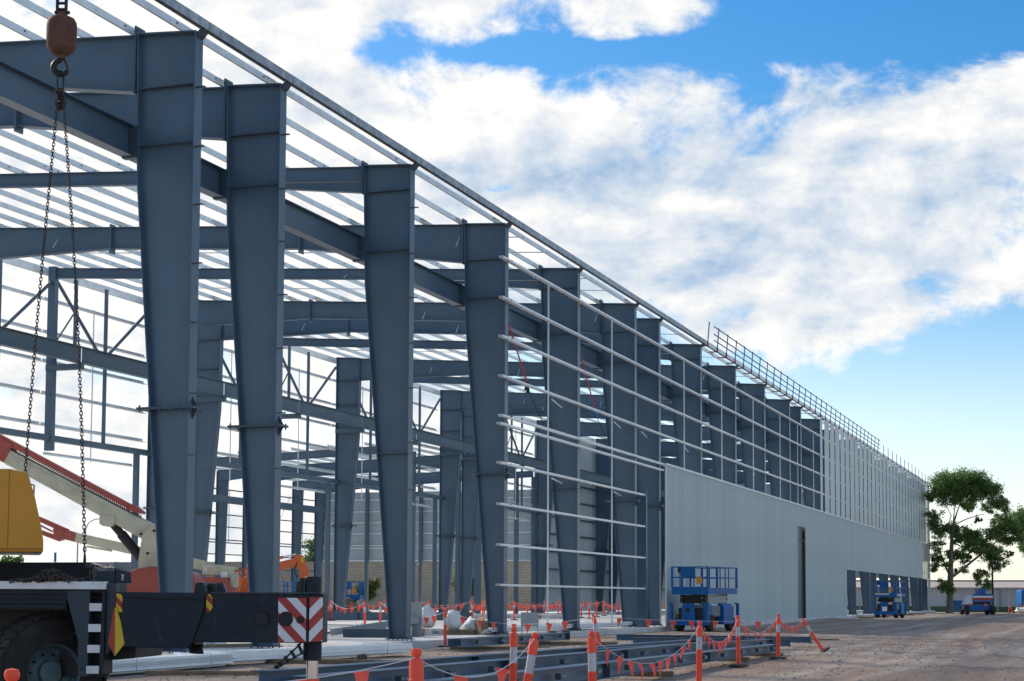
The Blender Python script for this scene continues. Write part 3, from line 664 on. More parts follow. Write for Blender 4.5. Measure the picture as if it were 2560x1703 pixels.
# counterweight
cwp = [(-7.2, 2.76), (-5.29, 2.735), (-5.10, 2.69), (-5.02, 2.45), (-4.945, 2.14), (-4.915, 1.98), (-4.912, 1.86), (-7.2, 1.875)]
cm = MB(); nn = len(cwp); cm.add([(X(a), 0.1, b) for a, b in cwp]+[(X(a)-0.55, 1.5, b) for a, b in cwp], [tuple(range(nn-1, -1, -1)), tuple(range(nn, 2*nn))]+[(q, (q+1) % nn, nn+(q+1) % nn, nn+q) for q in range(nn)]); o = part(cm, 'counterweight', 'amber')
bv = o.modifiers.new('bevel', 'BEVEL'); bv.width = 0.015; bv.segments = 2; bv.limit_method = 'ANGLE'; bv.angle_limit = R(50)
mat('amber_dark', (0.30, 0.12, 0.006), 0.5)
part(MB().box(X(-5.302), X(-5.297), 0.096, 0.1005, 1.9, 2.72), 'seam', 'amber_dark')
part(MB().box(X(-7.2), X(-4.93), 0.095, 0.1005, 1.885, 1.90), 'seam', 'amber_dark')
part(MB().tube((X(-6.6), 1.3, 1.5), (X(-6.6), 1.3, 1.9), 0.5, 20), 'slew_ring', 'crane_paint', smooth=40)
# red and yellow warning marker hanging at the corner
wm = MB(); wm.add([(X(-4.10),-0.03,1.30),(X(-4.165),0.0,0.92),(X(-4.075),-0.05,0.79),(X(-4.085),-0.05,1.28)], [(0,1,2,3)])
wm.add([(X(-4.10),-0.024,1.30),(X(-4.165),0.006,0.92),(X(-4.075),-0.044,0.79),(X(-4.085),-0.044,1.28)], [(3,2,1,0)]); part(wm, 'warning_flap', 'red')
wm = MB(); wm.add([(X(-4.084),-0.05,1.28),(X(-4.074),-0.05,0.79),(X(-3.99),0.0,0.915),(X(-4.035),-0.01,1.15),(X(-4.075),-0.03,1.29)], [(0,1,2,3,4)])
wm.add([(X(-4.084),-0.044,1.28),(X(-4.074),-0.044,0.79),(X(-3.99),0.006,0.915),(X(-4.035),-0.004,1.15),(X(-4.075),-0.024,1.29)], [(4,3,2,1,0)]); part(wm, 'warning_flap', 'yellow')
# outrigger box and beam
obx = [(-4.10, 1.45), (-3.27, 1.445), (-3.265, 1.53), (-3.245, 1.55), (-3.19, 1.55), (-3.165, 1.53), (-3.15, 1.44), (-3.17, 1.25), (-3.28, 0.93), (-3.33, 0.87), (-3.95, 0.88), (-4.10, 0.92)]
ob = part(MB().prism([(X(a), b) for a, b in obx], 0.0, 0.5, 'y'), 'outrigger_box', 'crane_paint'); bv = ob.modifiers.new('bevel', 'BEVEL'); bv.width = 0.008; bv.segments = 2
part(MB().prism([(X(-3.12), 1.44), (X(-3.12), 1.55), (X(-3.06), 1.55), (X(-3.02), 1.44)], 0.35, 0.42, 'y'), 'lug_plate', 'crane_light')
part(MB().box(X(-3.16), X(-3.11), 0.18, 0.30, 1.44, 1.54), 'hydraulic_block', 'iron')
bmm = MB().prism([(X(-3.3), 0.03), (X(-2.085), 0.03), (X(-1.955), 0.19), (X(-1.955), 0.43), (X(-3.3), 0.43)], 0.935, 1.435, 'z')
o = part(bmm, 'outrigger_beam', 'crane_paint'); bv = o.modifiers.new('bevel', 'BEVEL'); bv.width = 0.008; bv.segments = 2
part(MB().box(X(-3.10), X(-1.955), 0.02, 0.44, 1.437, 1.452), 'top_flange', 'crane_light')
for z in (0.97, ): part(MB().path([(X(-3.05), 0.026, 1.2), (X(-3.06), 0.026, 1.02), (X(-3.03), 0.026, z+0.01), (X(-2.75), 0.026, z), (X(-2.68), 0.026, z-0.02)], 0.006, 6), 'weld_bead', 'crane_light')
part(MB().path([(X(-3.72), -0.004, 1.25), (X(-3.66), -0.004, 1.18), (X(-3.6), -0.004, 0.95)], 0.006, 6), 'weld_bead', 'crane_light')
chevron_mat('chev_front', 0, 0.27, 1.05, (0.42, 0.03, 0.025), (0.72, 0.73, 0.75), 0.23)
chevron_mat('chev_end', 0, 0.692, -1.3, (0.42, 0.03, 0.025), (0.72, 0.73, 0.75), 0.23)
part(MB().box(X(-2.39), X(-2.10), 0.022, 0.029, 0.945, 1.395), 'chevron_plate', 'chev_front')
cb = MB(); cb.add([(X(-2.072),0.036,0.95),(X(-1.962),0.172,0.95),(X(-1.962),0.172,1.40),(X(-2.072),0.036,1.40)], [(0,1,2,3)]); cb2 = Vector((0.006,-0.005,0))
cb.add([tuple(Vector(v)+cb2) for v in cb.v[:4]], [(3,2,1,0)]); part(cb, 'chevron_plate', 'chev_end')
for (hx, hz, hr) in ((-2.56, 1.18, 0.068), (-2.31, 1.18, 0.068), (-2.16, 1.17, 0.034), (-2.61, 1.32, 0.016), (-2.74, 1.175, 0.013)):
    part(MB().lathe([(hr*1.12, -0.004), (hr*1.12, 0.0), (hr, 0.001), (hr, 0.012)], 24, (X(hx), 0.016, hz), 'y', False), 'port_ring', 'crane_paint', smooth=30)
    part(MB().lathe([(hr, 0.0), (0.0, 0.0001)], 24, (X(hx), 0.0155, hz), 'y'), 'port_dark_disc', 'black')  # flat black disc paints the shaded inside of each beam hole
chevron_mat('chev_yellow', 0, 0.2, 1.0, (0.30, 0.02, 0.015), (0.70, 0.42, 0.01), 0.14)
part(MB().prism([(X(-4.085), 1.43), (X(-4.045), 1.43), (X(-4.02), 1.40), (X(-4.02), 1.24), (X(-4.06), 1.24), (X(-4.085), 1.30)], -0.008, -0.002, 'y'), 'warning_plate', 'chev_yellow')
part(MB().prism([(X(-3.145), 1.43), (X(-3.105), 1.43), (X(-3.075), 1.38), (X(-3.075), 1.30), (X(-3.105), 1.24), (X(-3.14), 1.24)], 0.016, 0.026, 'y'), 'warning_plate', 'chev_yellow')
jx, jy = X(-2.072), 0.23
part(MB().lathe([(0.088, 0.75), (0.096, 0.76), (0.096, 0.93), (0.10, 0.94), (0.10, 0.95)], 24, (jx, jy, 0)), 'jack_housing', 'crane_paint', smooth=30)
part(MB().lathe([(0.088, 1.43), (0.088, 1.61), (0.085, 1.615), (0.07, 1.616), (0.07, 1.60), (0.0, 1.60)], 24, (jx, jy, 0)), 'jack_head', 'crane_paint', smooth=30)
part(MB().lathe([(0.062, 0.06), (0.062, 0.76)], 24, (jx, jy, 0)), 'jack_rod', 'chrome', smooth=30)
part(MB().lathe([(0.26, 0.0), (0.26, 0.04), (0.1, 0.08), (0.06, 0.09)], 24, (jx, jy, 0)), 'jack_pad', 'iron', smooth=30)
part(MB().box(X(-2.20), X(-2.17), 0.16, 0.26, 1.38, 1.60), 'jack_bracket', 'iron')
br = MB()
a, b = Vector((X(-2.165), 0.12, 0.90)), Vector((X(-2.43), 0.12, 0.68))
br.bar(a+Vector((0, 0, 0.035)), b, 0.02, 0.016).bar(a+Vector((0, 0, -0.075)), b+Vector((0, 0, -0.012)), 0.02, 0.016)
for f in (0.02, 0.3, 0.55, 0.8, 0.95): p = a.lerp(b, f); br.bar(p+Vector((-0.03, 0, 0.03*(1-f))), p+Vector((0.02, 0, -0.07*(1-f)-0.01)), 0.02, 0.03)
part(br, 'pad_arm', 'iron')
hb = MB()
for i in range(9): hb.path([(X(-3.33+0.012*i), 0.1+0.02*i, 0.90), (X(-3.32+0.01*i), 0.08, 0.83+0.006*(i % 3)), (X(-3.24+0.006*i), 0.1, 0.82), (X(-3.22), 0.12, 0.90)], 0.012, 5)
part(hb, 'hose_bundle', 'iron')
mat('rim_paint', (0.10, 0.15, 0.165), 0.45, 0.0, 0.15, 5)
for k in range(14): part(MB().tube((X(-5.35+0.085*k), -0.004, 1.545), (X(-5.35+0.085*k), 0.002, 1.545), 0.006, 6), 'rivet', 'pipe')
for k, (a_, b_) in enumerate((((-4.62, 1.40), (-4.60, 1.44)), ((-4.52, 1.02), (-4.50, 1.06)), ((-4.44, 0.66), (-4.42, 0.70)), ((-4.19, 1.42), (-4.17, 1.45)))): part(MB().tube((X(a_[0]), 0.012, a_[1]), (X(a_[0]), 0.022, a_[1]), 0.012, 8), 'bolt', 'iron')
for k in range(3): part(MB().path([(X(-4.70+0.05*k), 1.05-0.1*k, 1.765-0.02*k), (X(-4.55+0.05*k), 0.85, 1.735), (X(-4.42+0.04*k), 0.70, 1.70), (X(-4.30), 0.66, 1.70)], 0.007, 5), 'cable', 'black')
part(MB().path([(X(-3.95), -0.01, 1.40), (X(-3.6), -0.015, 1.38), (X(-3.3), -0.012, 1.39), (X(-3.18), -0.01, 1.36)], 0.008, 5), 'cable', 'black')
for k in range(6): part(MB().box(X(-2.95+0.14*k), X(-2.90+0.14*k), 0.018, 0.03, 1.405, 1.425), 'clip', 'iron')
# steered wheel
WH = link('wheel', None, K, (X(-4.97), 0.42, 0.60), R(46))
prof = [(0.30, -0.20), (0.42, -0.205), (0.52, -0.20), (0.575, -0.175), (0.595, -0.14), (0.60, 0.0), (0.595, 0.14), (0.575, 0.175), (0.52, 0.20), (0.42, 0.205), (0.30, 0.20)]
part(MB().lathe(prof, 48, (0,0,0), 'y', False), 'tyre', 'rubber', WH, 35)
tr = MB()
for k in range(36):
    t = 2*math.pi*k/36
    for (w0, w1, off) in ((-0.20, -0.085, 0.0), (-0.075, 0.075, 0.5), (0.085, 0.20, 0.0)):
        tt = t+off*math.pi/18
        for s0 in (0,):
            dx = 0.042; ca, sa = math.cos(tt), math.sin(tt)
            def pt(r, u, w): return (r*ca-u*sa, w, r*sa+u*ca)
            tr.add([pt(0.585,-dx,w0),pt(0.585,dx,w0),pt(0.585,dx,w1),pt(0.585,-dx,w1),pt(0.618,-dx*0.9,w0*0.97),pt(0.618,dx*0.9,w0*0.97),pt(0.618,dx*0.9,w1*0.97),pt(0.618,-dx*0.9,w1*0.97)],
               [(0,3,2,1),(4,5,6,7),(0,1,5,4),(1,2,6,5),(2,3,7,6),(3,0,4,7)])
tr.build('tread_blocks', 'rubber', WH)
part(MB().lathe([(0.315, -0.19), (0.30, -0.20), (0.285, -0.185), (0.275, -0.09), (0.265, -0.03), (0.20, -0.02), (0.13, -0.06), (0.12, -0.12), (0.08, -0.13), (0.0, -0.13)], 32, (0,0,0), 'y', False), 'rim', 'rim_paint', WH, 35)
nb = MB()
for k in range(10): t = 2*math.pi*k/10; nb.tube((0.19*math.cos(t), -0.02, 0.19*math.sin(t)), (0.19*math.cos(t), -0.055, 0.19*math.sin(t)), 0.014, 6)
nb.build('wheel_nuts', 'iron', WH)
# chain pile on the deck
def chain_link(m, c, d, side, Lk, wk, r, n=10):
    d = Vector(d).normalized(); side = Vector(side); side = (side-d*side.dot(d)).normalized(); pts = []
    for k in range(n):
        t = 2*math.pi*k/n; a = math.cos(t); b = math.sin(t)
        pts.append(Vector(c)+d*((Lk/2-wk/2)*(1 if a > 0 else -1)+a*wk/2)+side*b*wk/2)
    m.path(pts, r, 5, True)
px_, py_ = lw(-4.80, 17.75)
cpile = MB()
for k in range(260):
    u = rnd.gauss(0, 0.13); v = rnd.gauss(0, 0.08); h = max(0, 0.125*math.exp(-(u/0.17)**2)*math.exp(-(v/0.13)**2))*rnd.random()**0.5
    d = Vector((rnd.uniform(-1, 1), rnd.uniform(-1, 1), rnd.uniform(-0.5, 0.5))); chain_link(cpile, (u, v, 0.012+h), d, (rnd.uniform(-1, 1), rnd.uniform(-1, 1), rnd.uniform(-1, 1)), 0.055, 0.034, 0.007, 8)
for k in range(50):
    u = rnd.uniform(-0.33, 0.36); chain_link(cpile, (u, rnd.gauss(0, 0.03)-0.05, 0.014+0.012*rnd.random()), (1, rnd.uniform(-.5, .5), 0.1), (0, rnd.random(), rnd.random()), 0.055, 0.034, 0.007, 8)
tag(cpile.build('chain_pile', 'chain', None, (px_, py_, 1.545), YAW), 'heap of rusty chain piled on the crane deck', 'chain', None, 'stuff')
# ================================================================== HOOK BALL AND SLINGS
hx, hy = lw(-5.45, 20.0)
HK = empty('hook_block', (hx, hy, 7.53), YAW, 'worn red headache ball with a hook hanging from the crane line', 'crane hook')
pr = [(0.0, -0.33), (0.05, -0.33), (0.06, -0.29), (0.10, -0.275), (0.15, -0.225), (0.176, -0.16), (0.18, -0.08), (0.18, 0.07), (0.174, 0.12), (0.15, 0.165), (0.10, 0.19), (0.055, 0.20), (0.05, 0.25), (0.0, 0.25)]
pr = [(r, h+0.645) for r, h in pr]
part(MB().lathe(pr, 36), 'ball', 'ball_red', HK, 40)
part(MB().box(-0.075, -0.045, -0.02, 0.02, 0.86, 1.6).box(0.03, 0.06, -0.02, 0.02, 0.86, 1.6).tube((-0.09, 0, 0.89), (0.09, 0, 0.89), 0.022, 8), 'link_plates', 'iron', HK)
lk = MB()
for k in range(9): lk.tube((-0.07, 0, 0.93+k*0.075), (0.06, 0, 0.93+k*0.075), 0.018, 8)
lk.build('roller_pins', 'iron', HK)
part(MB().tube((-0.01, 0, 1.55), (-0.01, 0, 9.0), 0.018, 8), 'hoist_rope', 'iron', HK)
hk = MB(); hp = []
for k in range(15):
    t = R(100+k*17.5); hp.append((0.0+0.085*math.cos(t), 0, 0.215+0.085*math.sin(t)))
hk.path([(0, 0, 0.34), (-0.005, 0, 0.315)]+hp, [0.03, 0.03]+[0.03+0.012*math.sin(math.pi*k/14) for k in range(14)]+[0.014], 10)
part(hk, 'hook', 'iron', HK, 50)
part(MB().path([(0.03, 0, 0.32), (0.065, 0, 0.26), (0.085, 0, 0.20)], 0.012, 6), 'latch', 'iron', HK)
lkm = MB(); chain_link(lkm, (0, 0, 0.06), (0, 0, 1), (1, 0, 0), 0.22, 0.075, 0.011, 16); part(lkm, 'ring_link', 'iron', HK, 60)
def chain_leg(name, p, q, sag, label, hookd):
    p, q = Vector(p), Vector(q); o = empty(name, p, 0, label, 'chain', 'chain sling legs under the hook ball')
    m = MB(); n = int((q-p).length/0.043); prev = p
    def pos(t): return p.lerp(q, t)+Vector((sag[0], sag[1], 0))*math.sin(math.pi*t)
    for k in range(n):
        a, b = pos(k/n)-p, pos((k+1)/n)-p
        chain_link(m, (a+b)/2, b-a, (c_, s_, 0) if k % 2 else (-s_, c_, 0), 0.058, 0.031, 0.0052, 10)
    m.build('links', 'chain', o)
    e = q-p
    mm = MB(); mm.path([e, e+Vector((0.0, 0, -0.08)), e+Vector((0.03*hookd*c_, 0.03*hookd*s_, -0.13)), e+Vector((0.075*hookd*c_, 0.075*hookd*s_, -0.14)), e+Vector((0.10*hookd*c_, 0.10*hookd*s_, -0.10))], [0.012, 0.018, 0.02, 0.018, 0.008], 8)
    mm.build('leg_hook', 'iron', o)
q1 = lw(-5.47, 19.0); q2 = lw(-4.42, 17.6)
p1 = lw(-5.47, 20.0); p2 = lw(-5.42, 20.0)
chain_leg('chain_sling', (p1[0], p1[1], 7.42), (q1[0], q1[1], 2.64), (-0.02, 0), 'left chain leg hanging from the hook ball down to the amber counterweight', 1)
chain_leg('chain_sling', (p2[0], p2[1], 7.42), (q2[0], q2[1], 1.83), (0.05, 0), 'right chain leg hanging from the hook ball down to the dark engine cover', 1)
kb = MB()
for k in range(40): chain_link(kb, (rnd.gauss(0, 0.02), rnd.gauss(0, 0.02), -rnd.random()*0.24), (rnd.uniform(-.4, .4), rnd.uniform(-.4, .4), 1), (rnd.uniform(-1, 1), rnd.uniform(-1, 1), 0), 0.06, 0.036, 0.007, 8)
kb.build('shortening_links', 'chain', HK, (0.01, 0, -0.05))
# ================================================================== BOOM LIFTS
def boom_local(Z): x, y = lw(0, Z); return (x, y)
B1 = empty('boom_lift', (*lw(-9.0, 42), 0.2), YAW, 'large red and cream boom lift with raised boom behind the first column', 'boom lift', 'boom lifts')
def Q(x, z): return (x+9.0, z-0.2)
def bq(m, name, material, parent, smooth=None, bev=None):
    o = m.build(name, material, parent, smooth=smooth)
    if bev: b = o.modifiers.new('bevel', 'BEVEL'); b.width = bev; b.segments = 3; b.limit_method = 'ANGLE'
    return o
def beam2(m, p, q, h0, h1, y0, y1):
    """tapered box beam in the local x-z plane from p to q, depth y0..y1"""
    p, q = Vector(p), Vector(q); d = (q-p).normalized(); n = Vector((-d.y, d.x))
    a = [p+n*h0/2, q+n*h1/2, q-n*h1/2, p-n*h0/2]; m.prism([(v.x, v.y) for v in a], y0, y1, 'y'); return m
hood = [(-9.78, 1.05), (-9.76, 1.40), (-9.68, 1.64), (-9.52, 1.84), (-9.30, 1.98), (-9.05, 2.07), (-8.75, 2.12), (-8.2, 2.11), (-7.7, 1.95), (-7.55, 1.6), (-7.55, 1.05)]
bq(MB().prism([Q(*p) for p in hood], -1.0, 0.3), 'turret_hood', 'lift_red', B1, bev=0.08)
bq(MB().path([(Q(-9.52, 0)[0], -1.01, 1.0), (Q(-9.50, 0)[0], -1.02, 1.45), (Q(-9.3, 0)[0], -1.02, 1.84)], 0.012, 6), 'hood_seam', 'iron', B1)
bq(MB().prism([Q(-9.95, 1.3), Q(-9.95, 1.95), Q(-9.6, 2.02), Q(-9.5, 1.3)], 0.31, 1.0), 'rear_cowl', 'cream', B1)
bq(MB().prism([Q(-9.12, 2.05), Q(-9.12, 2.3), Q(-9.05, 2.85), Q(-8.84, 3.17), Q(-8.4, 3.17), Q(-8.4, 2.05)], -0.45, -0.33), 'tower_plate', 'cream', B1)
bq(MB().prism([Q(-9.12, 2.05), Q(-9.12, 2.3), Q(-9.05, 2.85), Q(-8.84, 3.17), Q(-8.4, 3.17), Q(-8.4, 2.05)], 0.25, 0.37), 'tower_plate', 'cream', B1)
bq(MB().prism([Q(-9.0, 2.2), Q(-9.02, 2.7), Q(-8.9, 2.8), Q(-8.7, 2.2)], -0.32, 0.24), 'tower_core', 'iron', B1)
bo = MB(); beam2(bo, Q(-12.75, 4.98), Q(-8.95, 2.98), 0.36, 0.44, -0.28, 0.22); bmn = bq(bo, 'boom', 'cream', B1, bev=0.04)
bq(beam2(MB(), Q(-12.72, 5.05), Q(-9.9, 3.52), 0.04, 0.04, -0.30, -0.27), 'side_rail', 'cream', B1)
bq(beam2(MB(), Q(-12.75, 5.35), Q(-9.42, 3.60), 0.13, 0.13, -0.3, 0.1), 'boom_cover', 'lift_red', B1)
bq(MB().prism([Q(-9.45, 3.66), Q(-9.25, 3.62), Q(-9.08, 3.48), Q(-9.1, 3.42), Q(-9.48, 3.52)], -0.3, 0.1), 'cover_end', 'lift_red', B1)
tk = MB()
for k in range(62):
    f = k/61; p = Vector(Q(-12.2, 4.98)).lerp(Vector(Q(-9.15, 3.36)), f); tk.bar((p.x, -0.26, p.y-0.035), (p.x+0.05, -0.26, p.y+0.045), 0.03, 0.016).bar((p.x+0.045, -0.26, p.y-0.045), (p.x+0.0, -0.26, p.y+0.03), 0.03, 0.012)
bq(tk, 'cable_track', 'iron', B1)
bq(beam2(MB(), Q(-12.4, 5.03), Q(-9.1, 3.27), 0.02, 0.02, -0.27, -0.2), 'track_tray', 'iron', B1)
tipm = MB(); beam2(tipm, Q(-14.4, 6.0), Q(-12.55, 5.03), 0.30, 0.30, -0.2, 0.15); bq(tipm, 'boom_extension', 'lift_red', B1)
bq(beam2(MB(), Q(-12.95, 5.18), Q(-12.42, 4.90), 0.52, 0.50, -0.33, 0.27), 'boom_collar', 'lift_red', B1, bev=0.02)
bq(MB().prism([Q(-12.5, 4.62), Q(-12.2, 4.55), Q(-12.15, 4.75), Q(-12.45, 4.85)], -0.2, 0.1), 'boom_foot', 'cream', B1)
bq(MB().prism([Q(-10.13, 3.40), Q(-9.75, 3.36), Q(-9.77, 3.13), Q(-9.87, 3.10), Q(-10.05, 3.12), Q(-10.13, 3.17)], -0.32, 0.28), 'cylinder_bracket', 'cream', B1)
for yy in (-0.1,):
    a, b = Vector((Q(-9.83, 3.16)[0], yy, Q(0, 3.16)[1])), Vector((Q(-9.05, 2.25)[0], yy, Q(0, 2.25)[1]))
    bq(MB().tube(a, a.lerp(b, 0.30), 0.10, 14), 'cylinder_rod', 'black', B1, 50); bq(MB().tube(a.lerp(b, 0.25), b, 0.125, 14), 'lift_cylinder', 'black', B1, 50)
for p in ((-9.07, 2.92), (-8.75, 3.0), (-8.9, 2.45)): bq(MB().tube((Q(*p)[0], -0.47, Q(*p)[1]), (Q(*p)[0], -0.44, Q(*p)[1]), 0.035, 10), 'pivot_pin', 'iron', B1)
bq(MB().box(-1.6, 1.6, -1.1, 1.0, 0.35, 0.84), 'chassis', 'cream', B1)
for sx in (-1.15, 1.15):
    for sy in (-1.2, 1.1): bq(MB().lathe([(0.2, -0.17), (0.40, -0.17), (0.44, -0.12), (0.44, 0.12), (0.40, 0.17), (0.2, 0.17)], 20, (sx, sy, 0.44), 'y'), 'wheel', 'rubber', B1, 40)
# second lift
B2 = empty('boom_lift', (*lw(-9.2, 52), 0.2), YAW, 'lower red boom lift with cream arm folded low behind the second column', 'boom lift', 'boom lifts')
def Q2(x, z): return (x+9.2, z-0.2)
bq(MB().prism([Q2(-10.0, 1.0), Q2(-9.98, 1.75), Q2(-9.89, 1.94), Q2(-9.1, 1.99), Q2(-8.55, 1.97), Q2(-8.38, 1.5), Q2(-8.38, 1.0)], -0.9, 0.4), 'turret_hood', 'lift_red', B2, bev=0.06)
bq(MB().prism([Q2(-9.35, 2.05), Q2(-9.32, 2.36), Q2(-8.85, 2.36), Q2(-8.38, 2.28), Q2(-8.36, 1.7), Q2(-8.44, 1.66), Q2(-8.52, 1.72), Q2(-8.52, 2.02)], -0.6, 0.2), 'boom_root', 'cream', B2, bev=0.03)
bq(beam2(MB(), Q2(-13.25, 3.18), Q2(-9.1, 2.28), 0.27, 0.30, -0.45, 0.0), 'boom', 'cream', B2, bev=0.03)
bq(beam2(MB(), Q2(-13.0, 3.22), Q2(-9.2, 2.40), 0.04, 0.04, -0.47, -0.44), 'side_rail', 'cream', B2)
bq(beam2(MB(), Q2(-12.9, 2.9), Q2(-12.2, 2.78), 0.06, 0.06, -0.45, -0.1), 'jib_rest', 'cream', B2)
bq(beam2(MB(), Q2(-13.6, 3.27), Q2(-13.0, 3.1), 0.30, 0.26, -0.42, -0.05), 'boom_tip', 'lift_red', B2, bev=0.02)
bq(beam2(MB(), Q2(-14.9, 3.95), Q2(-13.55, 3.36), 0.13, 0.15, -0.35, -0.1), 'jib', 'lift_red', B2)
bq(beam2(MB(), Q2(-14.9, 3.53), Q2(-13.75, 3.12), 0.12, 0.14, -0.35, -0.1), 'jib', 'lift_red', B2)
bq(MB().prism([Q2(-13.95, 3.44), Q2(-13.65, 3.42), Q2(-13.55, 3.25), Q2(-13.7, 3.08), Q2(-13.9, 3.1)], -0.4, -0.05), 'jib_pivot', 'lift_red', B2)
bq(MB().tube((Q2(-14.6, 0)[0], -0.2, 3.45), (Q2(-14.0, 0)[0], -0.2, 3.15), 0.03, 6), 'jib_rod', 'chrome', B2)
bkm = MB()
for x in (-15.1, -14.75):
    bkm.tube((Q2(x, 0)[0], -0.5, 3.8), (Q2(x, 0)[0], -0.5, 4.6), 0.025, 6).tube((Q2(x, 0)[0], 0.3, 3.8), (Q2(x, 0)[0], 0.3, 4.6), 0.025, 6)
for z in (3.8, 4.2, 4.6): bkm.tube((Q2(-15.1, 0)[0], -0.5, z), (Q2(-14.75, 0)[0], -0.5, z), 0.025, 6).tube((Q2(-14.75, 0)[0], -0.5, z), (Q2(-14.75, 0)[0], 0.3, z), 0.025, 6)
bq(bkm, 'basket_rail', 'lift_red', B2)
bq(MB().box(-0.05, 0.0, -0.65, -0.6, 1.95, 2.05).box(0.42, 0.62, -0.64, -0.61, 1.78, 1.95), 'control_plate', 'white', B2)
hs_ = MB()
for k in range(5): hs_.path([(0.6, -0.5, 1.9), (0.9+0.1*k, -0.5, 2.0+0.02*k), (1.1+0.05*k, -0.5, 1.7), (0.95+0.05*k, -0.45, 1.2), (1.0, -0.4, 0.9)], 0.022, 6)
bq(hs_, 'hoses', 'orange', B2)
ld = MB(); ld.bar((-2.95, -0.7, 1.25), (-1.55, -0.7, 2.15), 0.05, 0.16); bq(ld, 'stabiliser', 'cream', B2)
bq(MB().box(-1.5, 1.3, -1.0, 0.8, 0.3, 0.78), 'chassis', 'lift_red', B2)
for sx in (-1.1, 0.9):
    for sy in (-1.05, 0.85): bq(MB().lathe([(0.2, -0.15), (0.36, -0.15), (0.40, -0.1), (0.40, 0.1), (0.36, 0.15), (0.2, 0.15)], 18, (sx, sy, 0.40), 'y'), 'wheel', 'rubber', B2, 40)
# excavator
EX = empty('excavator', (*lw(-10.6, 75), 0.2), YAW, 'orange excavator with bent arm behind the second column', 'excavator')
def Q3(x, z): return (x+10.6, z-0.2)
bq(beam2(MB(), Q3(-10.9, 2.55), Q3(-9.45, 2.95), 0.42, 0.34, -0.2, 0.2), 'boom', 'orange', EX, bev=0.04)
bq(MB().prism([Q3(-9.55, 2.65), Q3(-9.55, 3.2), Q3(-9.35, 3.28), Q3(-9.18, 3.15), Q3(-8.95, 2.55), Q3(-8.92, 2.0), Q3(-9.25, 2.0), Q3(-9.35, 2.6)], -0.16, 0.16), 'stick', 'orange', EX, bev=0.03)
bq(MB().tube((Q3(-10.9, 0)[0], -0.1, 2.75), (Q3(-10.05, 0)[0], -0.1, 2.95), 0.07, 10), 'ram', 'orange', EX, 50)
bq(MB().tube((Q3(-10.05, 0)[0], -0.1, 2.95), (Q3(-9.5, 0)[0], -0.1, 3.08), 0.035, 8), 'ram_rod', 'chrome', EX, 50)
bq(MB().box(Q3(-9.25, 0)[0], Q3(-9.17, 0)[0], -0.18, -0.165, 2.68, 2.95), 'reflector', 'yellow', EX)
bq(MB().path([(Q3(-9.45, 0)[0], -0.2, 2.7), (Q3(-9.55, 0)[0], -0.22, 2.35), (Q3(-9.4, 0)[0], -0.2, 2.0)], 0.025, 6), 'hose', 'black', EX)
bq(MB().prism([Q3(-9.4, 2.05), Q3(-8.85, 2.05), Q3(-8.7, 1.5), Q3(-9.0, 1.1), Q3(-9.5, 1.4)], -0.4, 0.4), 'bucket', 'iron', EX)
bq(MB().prism([(-2.6, 0.9), (-2.6, 2.0), (-1.2, 2.05), (-1.1, 2.9), (-0.2, 2.9), (0.0, 1.9), (0.1, 0.9)], 0.3, 1.6), 'cab_body', 'orange', EX, bev=0.05)
for yy in (-0.1, 1.6): bq(MB().prism([(-2.6, 0.05), (-2.9, 0.4), (-2.6, 0.75), (0.2, 0.75), (0.5, 0.4), (0.2, 0.05)], yy, yy+0.45), 'track', 'rubber', EX)
